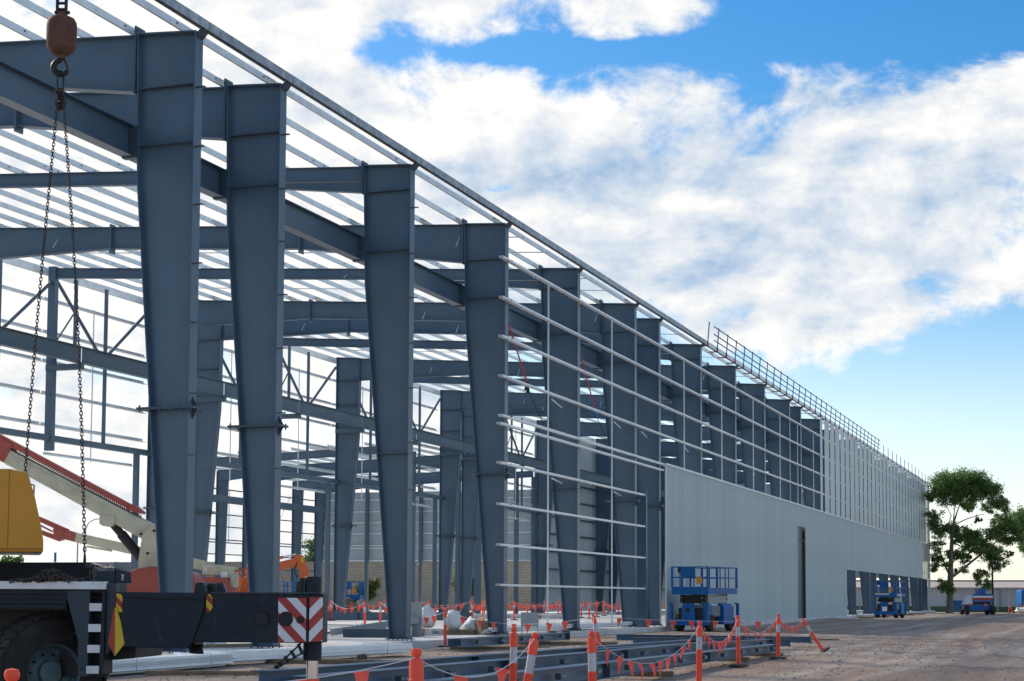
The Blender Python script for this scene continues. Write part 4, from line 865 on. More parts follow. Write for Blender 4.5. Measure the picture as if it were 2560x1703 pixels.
# ================================================================== SCISSOR LIFTS
def scissor_lift(loc, rz, label, group='blue scissor lifts'):
    S = empty('scissor_lift', loc, rz, label, 'scissor lift', group)
    w, l = 0.82, 1.55
    pf = MB().box(-w, w, -l, l, 1.60, 1.66).box(-w, w, -l-0.03, -l, 1.57, 1.90).box(-w, w, l, l+0.03, 1.62, 1.86).box(-w-0.03, -w, -l, l, 1.60, 1.86).box(w, w+0.03, -l, l, 1.60, 1.86)
    bq(pf, 'platform', 'lift_blue', S)
    rl = MB()
    for sx in (-w, w):
        for k, f in enumerate((0, 0.32, 0.60, 0.72, 1.0)):
            yy = -l+2*l*f; tw = 0.042 if k in (0, 1, 4) else 0.02
            rl.box(sx-tw, sx+tw, yy-tw, yy+tw, 1.86, 2.76)
        for z in (2.74, 2.30): rl.box(sx-0.022, sx+0.022, -l, l, z-0.022, z+0.022)
    for sy in (-l, l):
        for f in (0.22, 0.53): rl.box(-w+2*w*f-0.02, -w+2*w*f+0.02, sy-0.02, sy+0.02, 1.86, 2.74)
        for z in (2.741, 2.301): rl.box(-w+0.025, w-0.025, sy-0.022, sy+0.022, z-0.022, z+0.022)
    bq(rl, 'guard_rail', 'lift_blue', S)
    bq(MB().box(-0.38, 0.28, -l-0.09, -l-0.03, 2.31, 2.75), 'control_panel', 'lift_blue', S, bev=0.015)
    bq(MB().box(-0.52, -0.40, -l-0.10, -l-0.03, 2.5, 2.73), 'control_box', 'black', S)
    bq(MB().box(0.33, 0.58, -l-0.07, -l-0.04, 2.03, 2.31), 'manual_box', 'amber', S)
    gt = MB()
    for k in range(2): gt.box(-0.12+0.1*k, -0.10+0.1*k, -l-0.06, -l-0.035, 1.92, 2.28)
    bq(gt, 'gate_bars', 'lift_blue', S)
    for k, z in enumerate((1.24, 1.34, 1.44, 1.53)):
        for sx in (-0.52, 0.44):
            bq(MB().bar((sx, -1.3, z-0.02*(k % 2)), (sx, 1.35, z+0.03*(k % 2)), 0.07, 0.075), 'scissor_arm', 'black' if k % 2 else 'grey_plastic', S)
    bq(MB().box(-0.62, 0.55, -1.22, -1.12, 1.20, 1.56), 'arm_crossbar', 'iron', S)
    bq(MB().box(0.46, 0.60, -1.0, 0.9, 1.22, 1.55), 'arm_cover', 'pipe', S)
    bq(MB().box(-0.55, 0.55, -1.5, 1.5, 0.45, 1.0), 'chassis', 'iron', S)
    bq(MB().prism([(-0.35, 0.30), (-0.35, 1.20), (0.22, 1.20), (0.25, 0.30)], -1.58, -1.505), 'end_cover', 'lift_blue', S, bev=0.02)
    bq(MB().box(-w, w, -1.62, -1.51, 0.26, 0.52), 'bumper', 'lift_blue', S, bev=0.03)
    bq(MB().prism([(0.56, 0.30), (0.56, 1.2), (0.72, 1.2), (0.86, 1.05), (0.86, 0.30)], 0.05, 1.15), 'side_box', 'lift_blue', S, bev=0.03)
    bq(MB().prism([(0.56, 0.30), (0.56, 1.2), (0.78, 1.15), (0.78, 0.30)], -1.5, -1.05), 'side_post', 'lift_blue', S, bev=0.02)
    bq(MB().prism([(-0.56, 0.30), (-0.56, 1.15), (-0.86, 1.05), (-0.86, 0.30)], -0.55, 1.1), 'side_box', 'lift_blue', S, bev=0.03)
    bq(MB().box(0.56, 0.76, -0.95, -0.05, 0.62, 1.10), 'engine', 'grey_plastic', S, bev=0.06)
    for sx, sy in ((-1, -1), (1, -1), (-1, 1), (1, 1)):
        t = MB(); t.box(sx*0.84-0.06, sx*0.84+0.06, sy*1.62-0.06, sy*1.62+0.06, 0.30, 1.17); t.box(sx*0.84-0.16, sx*0.84+0.06, sy*1.62-0.05, sy*1.62+0.05, 1.17, 1.22); bq(t, 'outrigger', 'lift_blue', S, bev=0.015)
        wv = link('wheel', MB().lathe([(0.0, -0.1), (0.2, -0.11), (0.31, -0.13), (0.36, -0.10), (0.37, 0.0), (0.36, 0.10), (0.31, 0.13), (0.2, 0.11), (0.0, 0.1)], 20, (0, 0, 0), 'x').mesh('wheel', 'rubber', 40), S, (sx*0.70, sy*1.05, 0.37))
    bq(MB().lathe([(0.10, -0.004), (0.10, 0.0), (0.085, 0.0), (0.085, 0.004)], 18, (-0.08, -1.584, 0.92), 'y'), 'vent', 'iron', S)
    return S
lx, ly = lw(8.35, 73.5)
scissor_lift((lx, ly, 0), R(-11), 'blue scissor lift parked against the pale ribbed wall behind the flags')
s2 = scissor_lift((-15.9, 131.5, 0), R(-6), 'blue scissor lift standing beside the wide opening in the far wall')
MB().box(-0.2, 0.16, -1.64, -1.63, 0.52, 0.86).build('sign_plate', 'white', s2)
MB().box(-0.72, 0.35, -1.60, -1.59, 1.74, 1.86).build('lettering_strip', 'cream', s2); MB().box(0.86, 0.87, -1.2, 0.2, 1.66, 1.78).build('lettering_strip', 'white', s2)
sx_, sy_ = lw(-14.6, 112); scissor_lift((sx_, sy_, -0.35), R(60), 'blue scissor lift seen beyond the crane jack, left of the tall block wall shrub')
sx_, sy_ = lw(-10.7, 112); scissor_lift((sx_, sy_, -0.35), R(20), 'blue scissor lift between two thin columns in front of the block wall')
# ================================================================== BOLLARDS AND BUNTING
pb = {}
pb['post'] = MB().lathe([(0.046, 0.04), (0.046, 0.60), (0.049, 0.605), (0.049, 0.62), (0.043, 0.625), (0.043, 0.84), (0.046, 0.85)], 14).mesh('post', 'hivis', 40)
pb['band'] = MB().lathe([(0.0445, 0.63), (0.0445, 0.825)], 14).mesh('reflective_band', 'reflector', 40)
pb['cap'] = MB().lathe([(0.048, 0.825), (0.054, 0.83), (0.054, 0.845), (0.050, 0.85), (0.051, 0.955), (0.045, 0.985), (0.022, 0.992), (0.022, 1.0), (0.034, 1.012), (0.038, 1.035), (0.030, 1.055), (0.0, 1.062)], 16).mesh('cap', 'hivis', 35)
pb['base'] = MB().lathe([(0.21, 0.0), (0.21, 0.02), (0.18, 0.045), (0.06, 0.055), (0.05, 0.06)], 8).mesh('base', 'rubber')
BO = {}
def bollard(key, x, y, z=0.0, tilt=(0, 0), label='', group='orange bollards'):
    e = empty('bollard', (x, y, z), 0, label, 'bollard', group); 
    t = math.radians(1)*rnd.uniform(-1.5, 1.5); e.rotation_euler = (tilt[1]+t, tilt[0]+t*0.6, YAW)
    for n in ('base', 'post', 'band', 'cap'): link({'band': 'reflective_band'}.get(n, n), pb[n], e)
    bpy.context.view_layer.update()
    BO[key] = Matrix.Translation(e.location) @ e.rotation_euler.to_matrix().to_4x4() @ Vector((0, 0, 0.995))
    return e
bollard('b0', -4.93, 6.87, 0, label='orange bollard nearest the camera in front of the crane tyre')
bollard('b1', -4.51, 10.85, 0, label='orange bollard with folded flag in front of the dark steel beam, right of the jack')
bollard('b2', -6.78, 19.29, 0, label='upright orange bollard second from left in the nearest row at frame bottom')
bollard('b3', -5.85, 16.85, 0, (R(10), 0), label='orange bollard leaning right beside the upright one at frame bottom')
bollard('b4', -5.22, 17.43, 0, label='orange bollard with hanging string just left of the sagging flag line')
bollard('b5', -11.2, 38.2, 0, (R(-12), 0), label='orange bollard leaning left behind the stacked steel beams')
bollard('b6', -6.01, 25.72, 0, label='tall looking orange bollard right of the sagging flag line, in front of the blue lift')
bollard('b7', -7.33, 34.98, 0, label='orange bollard on dark base directly below the right end of the blue lift')
bollard('b8', -7.40, 39.79, 0, label='orange bollard just right of the beam stack, third from right')
bollard('b9', -7.28, 45.76, 0, (R(-33), 0), label='orange bollard tipped steeply left at the right end of the flag line')
bollard('b10', -17.85, 45.0, 0, label='orange bollard standing at the slab kerb beside the white bags')
SB = [('s0', -42.1, 86.8, 20, 'leaning orange bollard just right of the crane chevrons'), ('s1', -37.36, 78.5, 0, 'upright orange bollard right of the crane chevrons'),
      ('s2', -26.9, 59.5, 0, 'left of two orange bollards on the slab left of the third column'), ('s3', -26.4, 59.8, 0, 'right of two orange bollards on the slab left of the third column'),
      ('s4', -29.9, 79.0, 0, 'orange bollard on the slab left of the fourth column'), ('s5', -30.7, 87.5, 0, 'orange bollard on the slab just right of the fourth column'),
      ('s6', -31.6, 95.5, 0, 'orange bollard on the slab left of the first galvanised wall rod'), ('s7', -33.3, 104.4, -14, 'leaning orange bollard on the slab left of the fifth column'),
      ('s8', -30.4, 99.0, 0, 'orange bollard on the slab right of the fifth column'), ('s9', -41.2, 120.5, 0, 'far orange bollard on the slab behind the wall rails'),
      ('s10', -39.4, 122.4, 0, 'far orange bollard on the slab near the ribbed end wall'), ('s11', -32.5, 111.1, 0, 'orange bollard on the slab left of the second galvanised rod'),
      ('s12', -35.7, 126.0, 0, 'far orange bollard on the slab between the rods'), ('s13', -30.2, 113.2, 0, 'orange bollard on the slab left of the sixth column'),
      ('s14', -45.5, 97.5, 0, 'far orange bollard on the slab behind the third column base'), ('s15', -43.4, 99.0, 0, 'far orange bollard in the middle of the slab, by the soil mound'),
      ('s16', -41.9, 100.5, 0, 'far orange bollard beside the thin brown lamp post'), ('s17', -36.5, 96.5, -6, 'far orange bollard left of the fourth column base'), ('s18', -35.9, 96.9, 0, 'far orange bollard next to the slab purlin stack')]
for k, x, y, t, lab in SB: bollard(k, x, y, 0.2, (R(t), 0), lab, 'orange bollards on the slab')
fl = []
for v in range(4):
    m = MB(); n = 4; w = 0.075; h = 0.20
    for j in range(n+1):
        f = j/n; ww = w*(1-f)*[1, 0.8, 0.5, 0.32][v]+0.002; b = 0.02*math.sin(3.1*f+v)*(1+v*0.4)
        m.v += [(-ww, b, -h*f), (ww, b+0.012*math.sin(2*f+v), -h*f)]
    for j in range(n): m.f.append((2*j, 2*j+1, 2*j+3, 2*j+2))
    me = bpy.data.meshes.new('flag'); me.from_pydata(m.v, [], m.f); me.materials.append(MATS['flag']); fl.append(me)
def bunting(p, q, sag, n, label, face=YAW, variants=(0, 0, 1), skip=0.08, flagscale=1.0, group='flag bunting lines'):
    p, q = Vector(p), Vector(q); e = empty('flag_bunting', p, 0, label, 'bunting', group); d = q-p
    def pos(t): return d*t+Vector((0, 0, -sag*4*t*(1-t)))
    MB().path([pos(k/24) for k in range(25)], 0.0035 if d.length < 12 else 0.005, 5).build('string', 'string', e)
    for k in range(n):
        t = skip+(1-2*skip)*(k+0.5*rnd.uniform(0.6, 1.4))/n; o = link('flag', rnd.choice([fl[v] for v in variants]), e, pos(t), (R(rnd.uniform(-14, 14)), R(rnd.uniform(-10, 10)), face+R(rnd.uniform(-35, 35))))
        o.scale = (flagscale,)*3
    return e
def dz(v, z): return Vector((v.x, v.y, v.z+z))
bunting((BO['b0']+Vector((-2.2, 0.5, -0.09))), BO['b0'], 0.03, 0, 'white string running left from the bollard nearest the camera')
bunting(BO['b0'], BO['b1'], 0.10, 5, 'white string with large flags rising to the bollard right of the crane jack', variants=(0, 0, 1))
bunting(BO['b1'], BO['b3'], 0.25, 2, 'white string falling from the bollard with the folded flag', variants=(1,))
bunting(BO['b4'], BO['b6'], 0.42, 10, 'deep sagging line of narrow flags in front of the steel beams', variants=(2, 3, 2))
bunting(BO['b6'], BO['b7'], 0.36, 10, 'sagging line of narrow flags just below the blue scissor lift', variants=(3, 2, 3))
bunting(BO['b7'], BO['b8'], 0.33, 7, 'short sagging flag line right of the blue lift', variants=(2, 3))
bunting(BO['b8'], BO['b9'], 0.2, 8, 'flag line ending at the tipped bollard', variants=(3, 2))
bunting(BO['b5'], BO['b9'], 0.06, 8, 'taut flag line crossing in front of the blue scissor lift', variants=(0,), flagscale=1.15)
bunting(BO['b10'], BO['b5'], 0.25, 7, 'flag line across the slab kerb from the white bags to the beams', variants=(0, 0, 1), flagscale=1.2)
bunting(BO['b4'], BO['b5'], 0.55, 3, 'loose string from the near bollard back to the bollard behind the beams', variants=(1,))
bunting(BO['s3'], BO['b10'], 0.35, 8, 'flag line passing behind the third column to the kerb bollard', variants=(0,), flagscale=1.25)
bunting(BO['s1'], BO['s2'], 0.3, 5, 'flag line between the crane chevrons and the paired slab bollards', variants=(0, 0, 1), flagscale=1.3)
for a, b, n, lab in (('s0', 's1', 4, 'flag line hugging the crane chevron end'), ('s4', 's5', 6, 'flag line behind the fourth column base'), ('s5', 's6', 5, 'flag line right of the fourth column base'),
                  ('s6', 's7', 5, 'flag line left of the fifth column base'), ('s7', 's8', 5, 'flag line behind the fifth column base'), ('s9', 's10', 5, 'far flag line in front of the ribbed end wall'),
                  ('s10', 's11', 8, 'far flag line behind the galvanised rods'), ('s11', 's12', 7, 'far flag line left of the sixth column'), ('s12', 's13', 6, 'far flag line reaching the sixth column'),
                  ('s14', 's15', 4, 'far flag line behind the third column'), ('s15', 's16', 4, 'far flag line beside the thin lamp post'), ('s16', 's17', 7, 'far flag line above the dark slab beam'), ('s18', 's4', 7, 'flag line from the purlin stack to the fourth column'), ('s3', 's4', 7, 'flag line from the paired slab bollards towards the fourth column')):
    bunting(BO[a], BO[b], 0.28, n, lab, variants=(0, 0, 1), flagscale=1.4, group='flag bunting on the slab')
far_rows = ((-44.0, 88.0, -36.5, 89.5, 'across the slab behind the third column'), (-36.0, 100.5, -31.5, 106.0, 'across the slab behind the fifth column'), (-33.8, 91.0, -29.2, 93.5, 'between the fourth and fifth columns'),
    (-29.0, 96.0, -27.4, 104.0, 'right of the fifth column'), (-40.0, 112.0, -36.0, 116.5, 'in front of the ribbed lining'), (-27.5, 106.0, -26.2, 116.0, 'behind the sixth column'))
for k, (xa, ya, xb, yb, lab) in enumerate(far_rows):
    bollard('r%da' % k, xa, ya, 0.2, (R(rnd.uniform(-6, 6)), 0), 'left end orange bollard of the flag line '+lab, 'orange bollards on the slab')
    bollard('r%db' % k, xb, yb, 0.2, (R(rnd.uniform(-6, 6)), 0), 'right end orange bollard of the flag line '+lab, 'orange bollards on the slab')
    bunting(BO['r%da' % k], BO['r%db' % k], 0.3, 9, 'flag line '+lab, variants=(0, 0, 1), flagscale=1.5, group='flag bunting on the slab')
def flat(name, p, ln, label, rz=0.0):
    e = empty(name, p, (R(88), 0, rz), label, 'bollard', 'orange bollards on the slab')
    for n in ('base', 'post', 'band', 'cap'): link({'band': 'reflective_band'}.get(n, n), pb[n], e)
flat('bollard', (-30.2, 90.6, 0.34), 1, 'orange bollard lying flat on the slab right of the fourth column', YAW-R(90))
# ================================================================== STEEL BEAMS LYING ON THE DIRT
clm = MB().box(0.0, 0.09, -0.13, 0.13, -0.045, 0.045).mesh('purlin_cleat', 'steel_dark')
mat('beam_blue', (0.070, 0.135, 0.215), 0.40, 0.0, 0.10, 0.9, dirt=(0.20, 0.19, 0.18), dirt_amt=0.3, dscale=1.2)
def lying_beam(p, q, h0, h1, w, label, ncl=8, zb=0.12, group='steel beams laid on the dirt'):
    p, q = Vector(p), Vector(q); d = q-p; Lg = d.length
    e = empty('steel_beam', (p.x, p.y, zb), math.atan2(-d.x, d.y), label, 'steel beam', group)
    m = MB()
    m.prism([(0, 0.012), (Lg, 0.012), (Lg, h1-0.012), (0, h0-0.012)], -0.006, 0.006, 'x')
    m.prism([(0, 0), (Lg, 0), (Lg, 0.014), (0, 0.014)], -w/2, w/2, 'x'); m.prism([(0, h0-0.014), (Lg, h1-0.014), (Lg, h1), (0, h0)], -w/2, w/2, 'x')
    m.build('section', 'beam_blue', e)
    for k in range(ncl):
        y = Lg*(k+0.5)/ncl; hh = h0+(h1-h0)*y/Lg
        o = link('purlin_cleat', clm, e, (w/2-0.012, y, hh*0.55)); 
        MB().tube((0.09, -0.06, 0), (0.105, -0.06, 0), 0.014, 6).tube((0.09, 0.06, 0), (0.105, 0.06, 0), 0.014, 6).build('bolts', 'galv', o)
    for f in (0.33, 0.66):
        y = Lg*f; hh = h0+(h1-h0)*f; MB().box(-w/2, w/2, y-0.02, y+0.02, 0.02, hh-0.02).build('stiffener', 'steel_dark', e)
    MB().box(-w/2-0.01, w/2+0.01, Lg, Lg+0.025, -0.02, h1+0.04).build('end_plate', 'steel_dark', e)
    return e
lying_beam((-10.55, 20.0, 0), (-10.4, 43.5, 0), 0.34, 0.24, 0.26, 'rear of the long blue tapered beams on the dirt, reaching the frame bottom left', 12, 0.10)
lying_beam((-9.55, 19.2, 0), (-9.65, 42.0, 0), 0.32, 0.22, 0.26, 'middle long blue tapered beam with bolted cleats on the dirt', 12, 0.10)
lying_beam((-7.75, 19.0, 0), (-8.0, 42.4, 0), 0.30, 0.17, 0.24, 'front long blue beam with bolted cleats nearest the camera', 12, 0.11)
lying_beam((-10.2, 34.0, 0), (-8.8, 46.0, 0), 0.26, 0.22, 0.22, 'short blue beam angled behind the long beams', 6, 0.10)
lying_beam((-14.4, 50.6, 0), (-8.4, 50.3, 0), 0.18, 0.18, 0.20, 'single grey blue beam lying crosswise behind the beam stack', 0, 0.12)
lying_beam((-13.0, 47.4, 0), (-8.6, 48.0, 0), 0.20, 0.20, 0.20, 'crosswise beam whose end shows right of the third bollard', 2, 0.08)
lying_beam((-15.9, 41.2, 0), (-16.0, 50.5, 0), 0.22, 0.22, 0.22, 'outer short beam of the pair beside the slab kerb', 5, 0.12)
lying_beam((-16.5, 41.8, 0), (-16.6, 51.0, 0), 0.20, 0.20, 0.22, 'inner short beam of the pair against the slab kerb', 5, 0.12)
def timber(p, q, s, label, z=0.0):
    p, q = Vector((*p, 0)), Vector((*q, 0)); m = MB().bar((0, 0, s/2), (q-p)+Vector((0, 0, s/2)), s*1.2, s); o = m.build('timber_bearer', 'timber', None, (p.x, p.y, z)); tag(o, label, 'timber', 'timber bearers on the dirt'); 
    b = o.modifiers.new('bevel', 'BEVEL'); b.width = 0.008; b.segments = 2
timber((-11.2, 21.0), (-7.2, 21.6), 0.09, 'timber bearer under the near ends of the long beams')
timber((-10.9, 29.5), (-7.45, 29.9), 0.10, 'thick timber bearer sticking out below the sagging flags')
timber((-10.9, 38.2), (-7.7, 37.9), 0.10, 'timber bearer under the far ends of the long beams')
timber((-10.9, 41.0), (-7.55, 41.3), 0.09, 'timber bearer right of the beams near the third bollard')
timber((-17.0, 43.2), (-14.9, 43.6), 0.09, 'timber bearer under the kerbside beams, near end')
timber((-16.9, 48.5), (-14.0, 49.3), 0.10, 'timber bearer sticking out from the kerbside beams')
timber((-16.3, 26.6), (-13.6, 27.6), 0.08, 'timber bearer right of the crane jack')
timber((-16.9, 32.3), (-14.3, 33.0), 0.09, 'timber bearer under the galvanised purlin bundle')
timber((-15.7, 22.3), (-12.4, 22.8), 0.07, 'timber bearer on the dirt at the frame bottom below the outrigger')
timber((-20.4, 34.8), (-19.6, 36.8), 0.08, 'timber offcut on the slab under the outrigger beam', 0.2)
timber((-31.5, 58.0), (-29.3, 58.9), 0.08, 'timber plank lying on the slab beside the crane chevrons', 0.2)
timber((-11.8, 58.5), (-8.8, 58.6), 0.05, 'pale timber offcut on the dirt before the pale wall')
mat('new_zinc', (0.90, 0.93, 0.94), 0.35, 0.1, 0.05, 2.0)
for k, (a, b, lab) in enumerate((((-24.5, 50.5), (-23.1, 51.3), 'timber offcut on the slab left of the third column base'), ((-25.6, 55.2), (-24.9, 56.9), 'timber offcut on the slab below the paired bollards'), ((-22.9, 60.0), (-21.5, 60.3), 'timber offcut on the slab left of the fourth column'), ((-23.5, 68.5), (-22.0, 69.6), 'timber offcut on the slab behind the fifth column'), ((-27.5, 50.0), (-25.0, 50.4), 'long timber plank on the slab right of the crane jack'))): timber(a, b, 0.07, lab, 0.2)
# purlin bundles
def bundle(p, q, nx, nz, label, zb=0.08, cat='purlin bundle', fan=0.0):
    p, q = Vector((*p, 0)), Vector((*q, 0)); d = q-p; Lg = d.length
    e = empty('purlin_bundle', (p.x, p.y, zb), math.atan2(-d.x, d.y), label, cat, 'galvanised purlin bundles')
    for i in range(nx):
        for j in range(nz):
            o = MB().prism(zprof(0.17, 0.06, 0.006), rnd.uniform(0, 0.25), Lg-rnd.uniform(0, 0.25), 'y').build('purlin', 'new_zinc', e, (0.11*i-0.05*nx, 0, 0.035*j+0.0)); o.rotation_euler = (0, R(90 if j % 1 == 0 else 85), R(rnd.uniform(-fan, fan)))
    for f in (0.15, 0.5, 0.85): MB().path([(-0.06*nx-0.06, Lg*f, -0.02), (-0.06*nx-0.06, Lg*f, 0.05+0.035*nz), (0.06*nx+0.12, Lg*f, 0.05+0.035*nz), (0.06*nx+0.12, Lg*f, -0.02)], 0.008, 5).build('strap', 'galv_dull', e)
    return e
bundle((-16.75, 22.6), (-16.95, 30.6), 4, 5, 'galvanised purlin bundle behind the crane ladder, nearest of the purlins', 0.08)
bundle((-17.35, 29.2), (-16.25, 38.2), 4, 5, 'galvanised purlin bundle running past the crane jack towards the kerb', 0.10, fan=0.6)
bundle((-19.3, 28.5), (-20.6, 37.0), 3, 4, 'galvanised purlin bundle on the slab under the outrigger', 0.26)
bundle((-18.9, 51.0), (-18.75, 68.4), 2, 3, 'galvanised rails lying along the slab edge under the wall rails', 0.32)
bundle((-19.6, 58.2), (-19.3, 65.5), 4, 3, 'galvanised bundle on black bearers inside the slab edge', 0.34)
bundle((-37.0, 93.0), (-30.0, 96.0), 5, 5, 'far galvanised purlin stack on the slab behind the fourth column', 0.25)
bundle((-46.5, 92.5), (-38.0, 96.0), 4, 5, 'far galvanised purlin stack behind the third column', 0.25)
# slab clutter
db = lying_beam((-38.6, 77.6, 0), (-31.4, 82.9, 0), 0.42, 0.42, 0.3, 'dark steel beam lying on the slab behind the third column', 0, 0.22, 'steel beams on the slab')
lying_beam((-44.5, 82.0, 0), (-38.9, 86.0, 0), 0.40, 0.40, 0.3, 'dark steel beam lying on the slab behind the crane chevrons', 0, 0.22, 'steel beams on the slab')
def lump(name, loc, sx, sy, sz, material, label, cat, seed, amp=0.25, n=10):
    m = MB()
    for j in range(n+1):
        th = math.pi*j/n
        for k in range(16):
            ph = 2*math.pi*k/16; v = Vector((math.sin(th)*math.cos(ph), math.sin(th)*math.sin(ph), math.cos(th)))
            f = 1+amp*mn.noise(v*1.7+Vector((seed, 0, 0)))+amp*0.5*mn.noise(v*4+Vector((0, seed, 0)))
            m.v.append((v.x*sx*f, v.y*sy*f, max(0, (v.z*0.6+0.5)*sz*f)))
    for j in range(n):
        for k in range(16): m.f.append((j*16+k, j*16+(k+1) % 16, (j+1)*16+(k+1) % 16, (j+1)*16+k))
    return tag(m.build(name, material, None, loc, smooth=60), label, cat)
lump('bulk_bag', (-20.95, 51.2, 0.42), 0.30, 0.30, 0.62, 'bag', 'tall slumped white bulk bag behind the kerb bollard', 'bag', 1.0)
lump('bulk_bag', (-20.3, 51.9, 0.35), 0.28, 0.28, 0.58, 'bag', 'white bulk bag right of the tall slumped bag', 'bag', 5.0)
lump('bulk_bag', (-20.55, 49.2, 0.34), 0.24, 0.22, 0.3, 'bag', 'small crumpled white bag on a box', 'bag', 9.0, 0.35)
lump('plastic_sheet', (-19.9, 52.8, 0.25), 0.42, 0.4, 0.42, 'bag', 'white plastic sheet over a carton by the fourth column', 'plastic sheet', 12.0, 0.3)
lump('bulk_bag', (-22.3, 49.0, 0.2), 0.3, 0.3, 0.34, 'bag', 'crumpled white bag left of the third column', 'bag', 15.0, 0.35)
for k, (x, y, z, sx, sy, sz, mt, nm, lab) in enumerate(((-20.55, 49.2, 0.2, 0.3, 0.26, 0.16, 'cardboard', 'carton', 'brown carton under the small crumpled white bag'), (-20.1, 51.9, 0.2, 0.42, 0.4, 0.16, 'timber', 'pallet', 'timber pallet under the right white bulk bag'),
      (-20.95, 51.2, 0.2, 0.45, 0.45, 0.18, 'cardboard', 'carton', 'brown carton under the tall white bag'), (-19.45, 52.6, 0.2, 0.32, 0.3, 0.46, 'cardboard', 'carton', 'torn carton under the plastic sheet by the fourth column'),
      (-20.35, 50.3, 0.2, 0.22, 0.18, 0.2, 'reflector', 'metal_crate', 'small pale metal crate between the white bags'), (-21.2, 50.4, 0.2, 0.30, 0.2, 0.75, 'pipe', 'panel_stack', 'grey panel offcuts behind the small bag'))):
    m = MB()
    if nm == 'pallet':
        for i in range(5): m.box(-sx+i*sx*0.45, -sx+i*sx*0.45+sx*0.28, -sy, sy, sz-0.03, sz)
        for i in range(3): m.box(-sx, sx, -sy+i*sy*0.9, -sy+i*sy*0.9+0.09, 0, sz-0.03)
    elif nm == 'metal_crate':
        m.box(-sx, sx, -sy, sy, 0, 0.02).box(-sx, -sx+0.02, -sy, sy, 0.02, sz).box(sx-0.02, sx, -sy, sy, 0.02, sz).box(-sx+0.02, sx-0.02, sy-0.02, sy, 0.02, sz).box(-sx+0.02, sx-0.02, -sy, -sy+0.02, 0.02, 0.05).box(-sx+0.02, sx-0.02, -sy, -sy+0.02, sz-0.04, sz)
    elif nm == 'panel_stack':
        for i in range(4): m.prism([(-sx+i*0.05, 0), (sx+i*0.03, 0), (sx-0.08+i*0.05, sz-0.06*i), (-sx+0.1, sz-0.1*i)], -0.1+i*0.06, -0.07+i*0.06)
    else:
        m.prism([(-sx, 0), (sx, 0), (sx*0.97, sz), (-sx*0.96, sz*0.96)], -sy, sy); m.box(-sx*0.98, sx*0.98, -sy-0.015, -sy-0.003, sz*0.45, sz*0.52); m.prism([(-sx*0.9, sz), (-sx*0.2, sz+0.1), (-sx*0.15, sz+0.09), (-sx*0.85, sz-0.01)], -sy, sy)
    tag(m.build(nm, mt, None, (x, y, z), YAW+R(10*k)), lab, nm.replace('_', ' '))
m = MB().lathe([(0.13, 0.0), (0.15, 0.30), (0.155, 0.30), (0.155, 0.32), (0.14, 0.32), (0.12, 0.05), (0.0, 0.05)], 18); tag(m.build('bucket', 'white', None, (-20.25, 47.9, 0.2), smooth=40), 'white plastic bucket at the foot of the third column', 'bucket')
cg = empty('grey_ducting', (-21.9, 47.0, 0.2), 0, 'grey box tube propped on the slab behind the third column', 'duct')
m = MB(); m.bar((-0.5, 0.0, 0.13), (1.9, 1.2, 0.52), 0.24, 0.20); m.build('tube', 'pipe', cg)
MB().box(1.25, 1.3, 0.9, 1.7, 0, 1.0).box(1.3, 2.0, 1.2, 1.24, 0, 1.05).build('plate', 'pipe', cg)
MB().path([(-0.5, -0.1, 0.05), (-0.62, -0.08, 0.12), (-0.6, 0, 0.25), (-0.5, 0.05, 0.24)], 0.02, 6).build('end_frame', 'galv', cg)
sk = MB(); sk.prism([(-0.9, 0.0), (0.7, 0), (0.75, 0.26), (-0.92, 0.26)], -0.3, 0.3); tag(sk.build('steel_skid', 'steel_dark', None, (-20.9, 46.9, 0.2), YAW), 'dark steel box beam under the grey duct', 'skid')
m = grid(-3.2, 3.2, -2.2, 2.2, 24, 18, lambda x, y: max(-0.05, 1.25*math.exp(-(x/1.5)**2-(y/1.2)**2)+0.12*mn.noise((x*1.5, y*1.5, 0))-0.06)); tag(m.build('soil_mound', 'soil', None, (-46.0, 98.5, 0.2), smooth=70), 'grey brown soil mound on the slab behind the crane chevrons', 'soil mound')
m = MB().box(-0.3, 0.3, -0.015, 0.015, 0.25, 0.72).box(-0.28, -0.25, 0.0, 0.03, 0, 0.25).box(0.25, 0.28, 0.0, 0.03, 0, 0.25); tag(m.build('blank_sign', 'pipe', None, (-18.35, 53.9, 0.2), YAW), 'small plain grey board standing on the slab edge', 'sign')
for k, (x, y) in enumerate(((-18.0, 35.0), (-16.2, 38.9), (-15.7, 34.6), (-13.3, 52.0))):
    lump('rock', (x, y, 0), 0.12, 0.10, 0.12, 'soil', ('dark clod against the slab kerb', 'dark clod near the kerb bollard', 'dark stone by the purlin bundle', 'dark stone near the crosswise beam')[k], 'stone', 20+k, 0.4)
# ================================================================== BACKGROUND
def block_mat():
    m = MATS['block']; t = m.node_tree; b = t.nodes['Principled BSDF']; tcn = t.nodes.new('ShaderNodeTexCoord'); mp = t.nodes.new('ShaderNodeMapping'); mp.inputs['Rotation'].default_value = (R(90), 0, 0)
    t.links.new(tcn.outputs['Object'], mp.inputs[0]); br_ = t.nodes.new('ShaderNodeTexBrick'); t.links.new(mp.outputs[0], br_.inputs[0]); br_.inputs['Scale'].default_value = 1.0
    br_.inputs['Brick Width'].default_value = 0.6; br_.inputs['Row Height'].default_value = 0.25; br_.inputs['Mortar Size'].default_value = 0.02
    br_.inputs['Color1'].default_value = (0.40, 0.34, 0.26, 1); br_.inputs['Color2'].default_value = (0.33, 0.285, 0.22, 1); br_.inputs['Mortar'].default_value = (0.22, 0.19, 0.15, 1); t.links.new(br_.outputs[0], b.inputs['Base Color'])
block_mat()
tag(MB().box(-70, 0, 0, 0.4, 0, 4.72).box(-70, 0, -0.04, 0.44, 4.724, 4.84).build('block_wall', 'block', None, (-43, 150, 0)), 'long beige concrete block wall behind the open annex', 'wall')
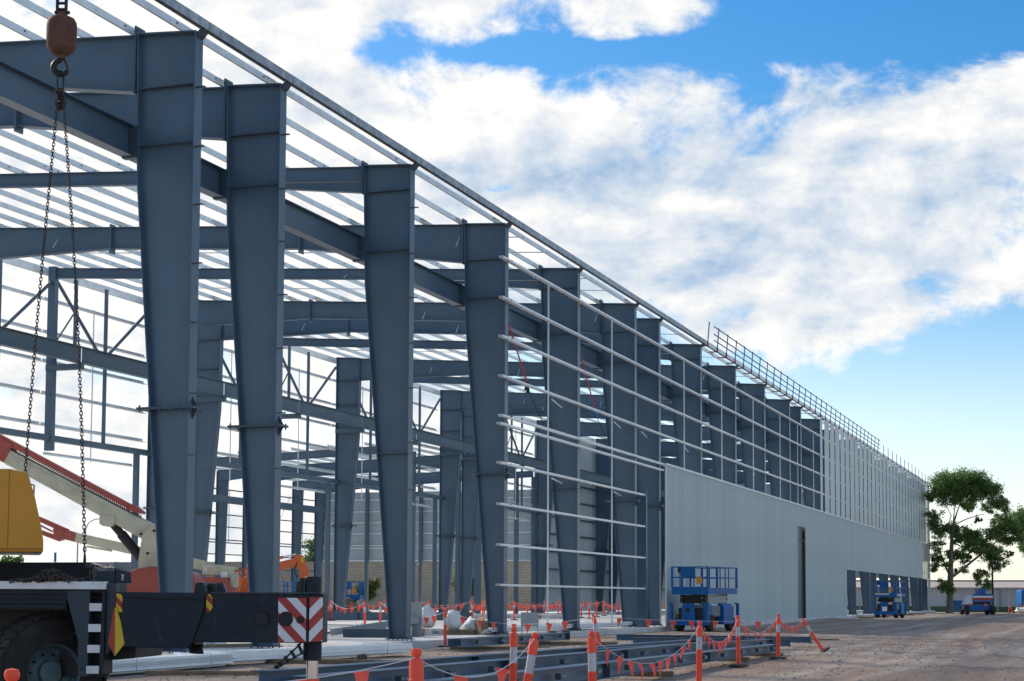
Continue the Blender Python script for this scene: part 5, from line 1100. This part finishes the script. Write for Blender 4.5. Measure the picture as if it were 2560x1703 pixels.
FH = empty('far_shed', (0, 200, 0), 0, 'long low pale ribbed shed with brown roof behind the tree', 'shed')
shm = sheet(2.0, 0.0, 2.80, 0.4, 0.05, 'shed_wall')
for k in range(50): o = link('wall_sheet', shm, FH, (-50+2*k, 0, 0), R(-90))
MB().prism([(-0.6, 2.8), (7, 3.55), (14, 2.8), (14, 2.7), (7, 3.42), (-0.6, 2.68)], -52, 52, 'x').build('roof', 'shed_roof', FH)
MB().box(-52, 52, 6.8, 7.2, 3.56, 3.70).build('ridge_cap', 'steel_dark', FH)
MB().box(-50, 50, 0.1, 13, 0.0, 2.6).build('body', 'steel_dark', FH)
for x in (-12.0, -6.0, 0.0): MB().box(x, x+0.12, -0.15, -0.05, 0, 2.75).build('downpipe', 'pipe', FH)
GF = empty('low_fence', (0, 196.5, 0), 0, 'low dark green mesh fence in front of the far shed', 'fence')
for k in range(26): MB().box(-49.9+3.8*k, -46.2+3.8*k, 0, 0.05, 0.02, 0.65).build('fence_panel', 'green_fence', GF); MB().box(-50+3.8*k, -49.93+3.8*k, -0.03, 0.08, 0, 0.8).build('fence_post', 'galv_dull', GF)
# trees
def make_tree(name, base, trunk, limbs, clumps, label, leaf='leaf', lsize=0.20, dens=150, seed=1):
    r = random.Random(seed); e = empty(name, base, YAW, label, 'tree', 'trees')
    m = MB(); m.path([t[:3] for t in trunk], [t[3] for t in trunk], 9); m.build('trunk', 'bark', e, smooth=60)
    for lb in limbs: MB().path([t[:3] for t in lb], [t[3] for t in lb], 6).build('limb', 'bark', e, smooth=60)
    lv = MB()
    for (x, y, z, rx, ry, rz) in clumps:
        # sub-clumps give the uneven outline
        for s in range(max(10, int(22*rx))):
            d = Vector((r.gauss(0, 1), r.gauss(0, 1), r.gauss(0, 1))).normalized()*r.random()**0.4
            c = Vector((x+d.x*rx*1.08, y+d.y*ry*1.0, z+d.z*rz*1.08)); q = 0.30*min(rx, rz)*(0.7+0.9*r.random())
            for k in range(int(dens*q*q*6)+26):
                dd = Vector((r.gauss(0, 1), r.gauss(0, 1), r.gauss(0, 0.8)))*0.78*q; p = c+dd
                a = Vector((r.uniform(-1, 1), r.uniform(-1, 1), r.uniform(-1, 0.6))).normalized(); b = a.cross(Vector((r.uniform(-1, 1), r.uniform(-1, 1), r.uniform(-1, 1)))).normalized()
                s1 = lsize*(0.6+0.8*r.random()); s2 = s1*0.5
                lv.add([p-a*s1*0.5, p+b*s2*0.5, p+a*s1*0.5, p-b*s2*0.5], [(0, 1, 2, 3)])
    me = bpy.data.meshes.new('crown'); me.from_pydata(lv.v, [], lv.f); me.materials.append(MATS[leaf]); link('crown', me, e)
    return e
def gcl(lst, x0=240.0, y0=1470.0, k=1/90.5, dsp=0.8):
    r = random.Random(3); return [((a-x0)*k, r.uniform(-1.6, 1.6), (y0-b)*k, rx*k*1.12, max(0.9, rx*k*dsp), ry*k*1.12) for a, b, rx, ry in lst]
cl1 = gcl([(250,250,150,90),(430,230,150,85),(560,250,80,80),(640,330,90,80),(745,475,55,50),(680,420,70,50),(130,300,80,70),(110,380,60,55),(250,390,90,70),(400,380,110,70),(450,470,60,50),(620,480,60,40),(540,590,30,22),
   (110,560,60,60),(120,680,60,80),(120,820,55,90),(210,690,70,50),(300,680,90,55),(330,770,60,50),(450,740,110,70),(530,790,60,70),(450,850,100,55),(320,920,80,45),(130,960,60,40),(110,1030,50,45),(180,1020,40,30),(420,1060,40,38),(400,960,60,40),(300,1060,40,25),
   (760,600,75,55),(840,640,70,70),(730,700,80,60),(650,730,60,60),(800,760,80,60),(880,730,50,60),(640,850,80,60),(700,880,80,50),(600,950,60,60),(690,1010,50,50),(630,1030,40,35),(570,1110,65,50),(560,1190,50,45),(820,910,38,30),(190,1195,60,45),(240,1265,40,40),(160,1240,35,30)])
tx, ty = lw(45.3, 176)
def g3(a, b, y=0.0): return ((a-240)/90.5, y, (1470-b)/90.5)
tr1 = [(*g3(240,1475), 0.42), (*g3(245,1300), 0.33), (*g3(250,1150), 0.30), (*g3(258,1000), 0.24), (*g3(268,800), 0.19), (*g3(285,650,0.2), 0.13), (*g3(330,520,0.3), 0.07), (*g3(370,420,0.3), 0.04)]
lm1 = [[(*g3(252,1140), 0.18), (*g3(330,1080,-0.3), 0.15), (*g3(450,980,-0.5), 0.13), (*g3(600,860,-0.6), 0.10), (*g3(720,760,-0.5), 0.07), (*g3(820,690,-0.4), 0.03)],
       [(*g3(250,1120), 0.14), (*g3(215,1040,0.3), 0.11), (*g3(190,960,0.4), 0.08), (*g3(150,860,0.5), 0.04)], [(*g3(268,800), 0.10), (*g3(230,650,-0.2), 0.07), (*g3(260,560,-0.3), 0.05), (*g3(200,430,-0.3), 0.025)],
       [(*g3(285,650), 0.09), (*g3(300,540,0.3), 0.06), (*g3(330,400,0.5), 0.03)], [(*g3(300,640), 0.08), (*g3(400,590,-0.3), 0.06), (*g3(520,550,-0.4), 0.04), (*g3(580,540,-0.4), 0.02)],
       [(*g3(262,950), 0.09), (*g3(320,880,0.4), 0.06), (*g3(430,800,0.6), 0.03)], [(*g3(255,1050), 0.08), (*g3(300,980,0.6), 0.05), (*g3(420,900,0.9), 0.03)], [(*g3(650,830,-0.6), 0.06), (*g3(640,950,-0.5), 0.04), (*g3(570,1120,-0.4), 0.02)]]
make_tree('gum_tree', (tx, ty, 0), tr1, lm1, cl1, 'tall spreading green tree at the far end of the warehouse', 'leaf', 0.19, 170, 5)
tx2, ty2 = lw(56.1, 180)
cl2 = [(-1.9, 0.3, 9.6, 1.2, 1.2, 1.3), (-1.2, -0.4, 8.0, 1.3, 1.2, 1.4), (-0.3, 0.2, 10.2, 1.6, 1.5, 1.2), (0.4, 0.1, 8.4, 1.8, 1.5, 1.6), (-1.5, 0.1, 6.8, 0.7, 0.8, 0.6), (1.8, 0, 9.4, 1.6, 1.5, 1.6)]
make_tree('gum_tree', (tx2, ty2, 0), [(0.9, 0, 0, 0.35), (0.8, 0, 3, 0.28), (0.4, 0, 6, 0.2), (0.0, 0, 9, 0.08)], [[(0.5, 0, 5.5, 0.12), (-0.6, 0, 7.2, 0.08), (-1.8, 0.2, 9, 0.03)], [(0.4, 0, 6, 0.1), (1.2, 0, 7.6, 0.07), (1.8, 0, 9, 0.03)]], cl2, 'leafy tree cut off by the right frame edge', 'leaf', 0.20, 150, 8)
for k, (x, y, h, lab) in enumerate(((-65.9, 146, 2.9, 'small olive green bush tree before the block wall, left of the third column'), (-56.0, 146, 3.2, 'small yellowish tree before the block wall, left of the fourth column'))):
    cl = [(rnd.uniform(-0.7, 0.7), rnd.uniform(-0.5, 0.5), h*(0.45+0.5*rnd.random()), 0.6, 0.6, 0.5) for _ in range(9)]
    make_tree('young_tree', (x, y, 0), [(0, 0, 0, 0.07), (0.05, 0, 1.0, 0.06), (0, 0, 2.2, 0.03)], [[(0, 0, 0.6, 0.04), (0.5, 0, 1.6, 0.02)], [(0, 0, 0.5, 0.04), (-0.5, 0.1, 1.5, 0.02)]], cl, lab, 'leaf_olive', 0.16, 160, 20+k)
for k, (X_, Z_, h, w, lab) in enumerate(((-58.6, 205, 5.6, 3.0, 'distant rounded tree low on the horizon at the left frame edge'), (-47.0, 205, 5.0, 2.2, 'distant tree low on the horizon left of the red boom lift hood'), (-21.5, 200, 8.2, 2.0, 'distant tree behind the block wall left of the ribbed end wall'), (-80.0, 240, 6.0, 4.0, 'distant tree beyond the left frame edge'))):
    x, y = lw(X_, Z_)
    cl = [(rnd.uniform(-w, w), rnd.uniform(-1, 1), h*(0.5+0.42*rnd.random()), 1.3, 1.2, h*0.16) for _ in range(10)]
    make_tree('distant_tree', (x, y, 0), [(0, 0, 0, 0.3), (0, 0, h*0.5, 0.2), (0, 0, h*0.8, 0.06)], [[(0, 0, h*0.4, 0.12), (w*0.5, 0, h*0.75, 0.04)]], cl, lab, 'leaf', 0.34, 60, 30+k)
# poles
x, y = lw(-36.45, 145); P1 = empty('street_lamp', (x, y, 0), YAW, 'thin grey street lamp with curved arm behind the red boom lift', 'street lamp')
MB().path([(0, 0, 0), (0, 0, 6.4), (0.05, 0, 7.1), (0.3, 0, 7.65), (0.8, 0, 7.92), (1.5, 0, 7.98)], [0.09, 0.07, 0.06, 0.05, 0.045, 0.04], 8).build('pole', 'galv_dull', P1, smooth=60)
MB().prism([(1.5, 7.93), (1.5, 8.03), (2.2, 8.02), (2.2, 7.95)], -0.1, 0.1).build('lamp_head', 'galv_dull', P1)
x, y = lw(-37.3, 146); tag(MB().path([(0, 0, 0), (0, 0, 6.0), (0, 0, 6.05)], [0.08, 0.06, 0.02], 8).build('utility_pole', 'galv_dull', None, (x, y, 0)), 'plain thin grey pole left of the curved street lamp', 'pole')
x, y = lw(-39.2, 146); tag(MB().box(-0.03, 0.03, -0.03, 0.03, 0, 4.3).box(-0.09, 0.09, -0.05, 0.05, 4.3, 5.1).build('site_marker', 'lift_blue', None, (x, y, 0), YAW), 'pale blue marker post on the skyline above the crane deck', 'post')
P2 = empty('lamp_post', (-58.1, 140, 0), YAW, 'thin brown lamp post with white head before the block wall', 'lamp post')
MB().tube((0, 0, 0), (0, 0, 4.3), 0.09, 8).build('pole', 'rust_red', P2); MB().prism([(-0.1, 4.2), (0.25, 4.3), (0.25, 4.5), (-0.05, 4.5)], -0.12, 0.12).build('lamp_head', 'white', P2)
x, y = lw(49.2, 174); tag(MB().path([(0, 0, 0), (0, 0, 3.0), (0, 0, 6.2)], [0.12, 0.10, 0.07], 8).build('power_pole', 'iron', None, (x, y, 0)), 'dark slim pole beside the striped vehicle under the tree', 'pole')
# striped boom lift at the far right
V1 = empty('boom_lift', (*lw(43.0+0.0, 168), 0), YAW, 'red white and blue striped boom lift parked under the far tree', 'boom lift', 'boom lifts')
V1.location = (-12.0, 166.2, 0)
for k, (z0, z1, mt) in enumerate(((1.78, 1.95, 'lift_blue'), (1.60, 1.776, 'white'), (1.36, 1.596, 'red'), (1.22, 1.356, 'lift_blue'))): bq(MB().box(-0.55, 1.25, -0.9, 1.0, z0, z1), 'hood_stripe', mt, V1)
bq(MB().box(-1.35, 1.35, -0.8, 0.9, 0.42, 0.95), 'chassis', 'lift_blue', V1)
bq(MB().box(0.0, 0.62, -0.7, 0.5, 1.951, 2.45), 'platform_box', 'lift_blue', V1)
bq(MB().prism([(-1.3, 1.0), (-1.15, 1.35), (-0.75, 1.9), (-0.56, 1.9), (-0.56, 1.0)], -0.6, 0.6), 'turntable', 'white', V1)
bq(MB().box(-0.5, 1.2, -0.5, 0.5, 0.96, 1.21), 'slew_base', 'iron', V1)
for sx in (-1.2, 1.2):
    for sy in (-0.9, 0.9): bq(MB().lathe([(0.0, -0.16), (0.25, -0.18), (0.40, -0.18), (0.46, -0.12), (0.46, 0.12), (0.40, 0.18), (0.25, 0.18), (0.0, 0.16)], 20, (sx, sy, 0.46), 'x'), 'wheel', 'rubber', V1, 40)
for sx in (-0.85, 0.55): bq(MB().box(sx-0.12, sx+0.12, -0.93, -0.81, 0.85, 1.05), 'tail_light', 'hivis', V1)
TR = empty('tractor', (*lw(56.2, 184), 0), YAW, 'dark blue cab tractor at the right frame edge', 'tractor')
bq(MB().prism([(-1.3, 0.9), (-1.3, 2.4), (-1.1, 2.5), (1.1, 2.5), (1.1, 0.9)], -0.8, 1.2), 'body', 'lift_blue', TR, bev=0.05)
bq(MB().box(-0.95, 0.9, -0.83, -0.805, 1.45, 2.3), 'window', 'glass', TR); bq(MB().box(-0.2, 1.2, -0.9, 1.0, 2.52, 3.4), 'boom_head', 'iron', TR); bq(MB().box(-0.3, 0.2, -1.0, -0.7, 3.3, 3.75), 'basket', 'iron', TR)
for sx in (-0.95, 0.95): bq(MB().lathe([(0.0, -0.2), (0.3, -0.24), (0.6, -0.24), (0.68, -0.16), (0.68, 0.16), (0.6, 0.24), (0.3, 0.24), (0.0, 0.2)], 22, (sx, -0.6, 0.68), 'x'), 'wheel', 'rubber', TR, 40)
BN = empty('waste_bin', (*lw(48.1, 184), 0), YAW, 'blue wheeled skip bin between the tree trunk and the striped lift', 'bin'); bq(MB().prism([(-0.6, 0.15), (-0.75, 1.25), (0.75, 1.25), (0.6, 0.15)], -0.5, 0.5), 'tub', 'lift_blue', BN); bq(MB().box(-0.78, 0.78, -0.53, 0.53, 1.252, 1.33), 'lid', 'lift_blue', BN)
for k, (X_, Z_) in enumerate(((33.5, 150), (36.8, 165), (38.2, 170), (41.0, 172), (52.0, 178), (52.6, 178.5))):
    x, y = lw(X_, Z_); bollard('f%d' % k, x, y, 0, (R((0, 0, 0, 0, 0, -25)[k]), 0), ('far orange bollard left of the far blue lift', 'far orange bollard below the end of the warehouse', 'second far orange bollard below the warehouse end', 'far orange bollard left of the tree trunk', 'far orange bollard right of the striped lift', 'far leaning orange bollard right of the striped lift')[k], 'far orange bollards')
lump('debris_heap', (*lw(54.0, 180), 0), 0.7, 0.5, 0.6, 'bag', 'pale debris heap beside the far right tractor', 'debris', 41, 0.5)
for k in range(5): timber((-17.5-0.1*k, 126+9*k), (-16.6, 127.5+9*k), 0.12, 'pale timber scrap at the opening, number %d from the near end' % (k+1) if False else ('pale timber scrap at the near end of the wide opening', 'timber scrap behind the far blue lift', 'timber scrap in the middle of the wide opening', 'timber scrap towards the far end of the opening', 'timber scrap at the far end of the opening')[k])
gravel = grid(-1.6, 1.6, -9, 9, 20, 60, lambda x, y: max(-0.03, 0.22*math.exp(-(x/0.7)**2)*max(0, 1-(y/9)**2)+0.05*mn.noise((x*2, y, 2))-0.05)); tag(gravel.build('spoil_ridge', 'dirt', None, (-17.2, 110.5, 0), smooth=70), 'low ridge of spoil along the foot of the pale wall', 'spoil')
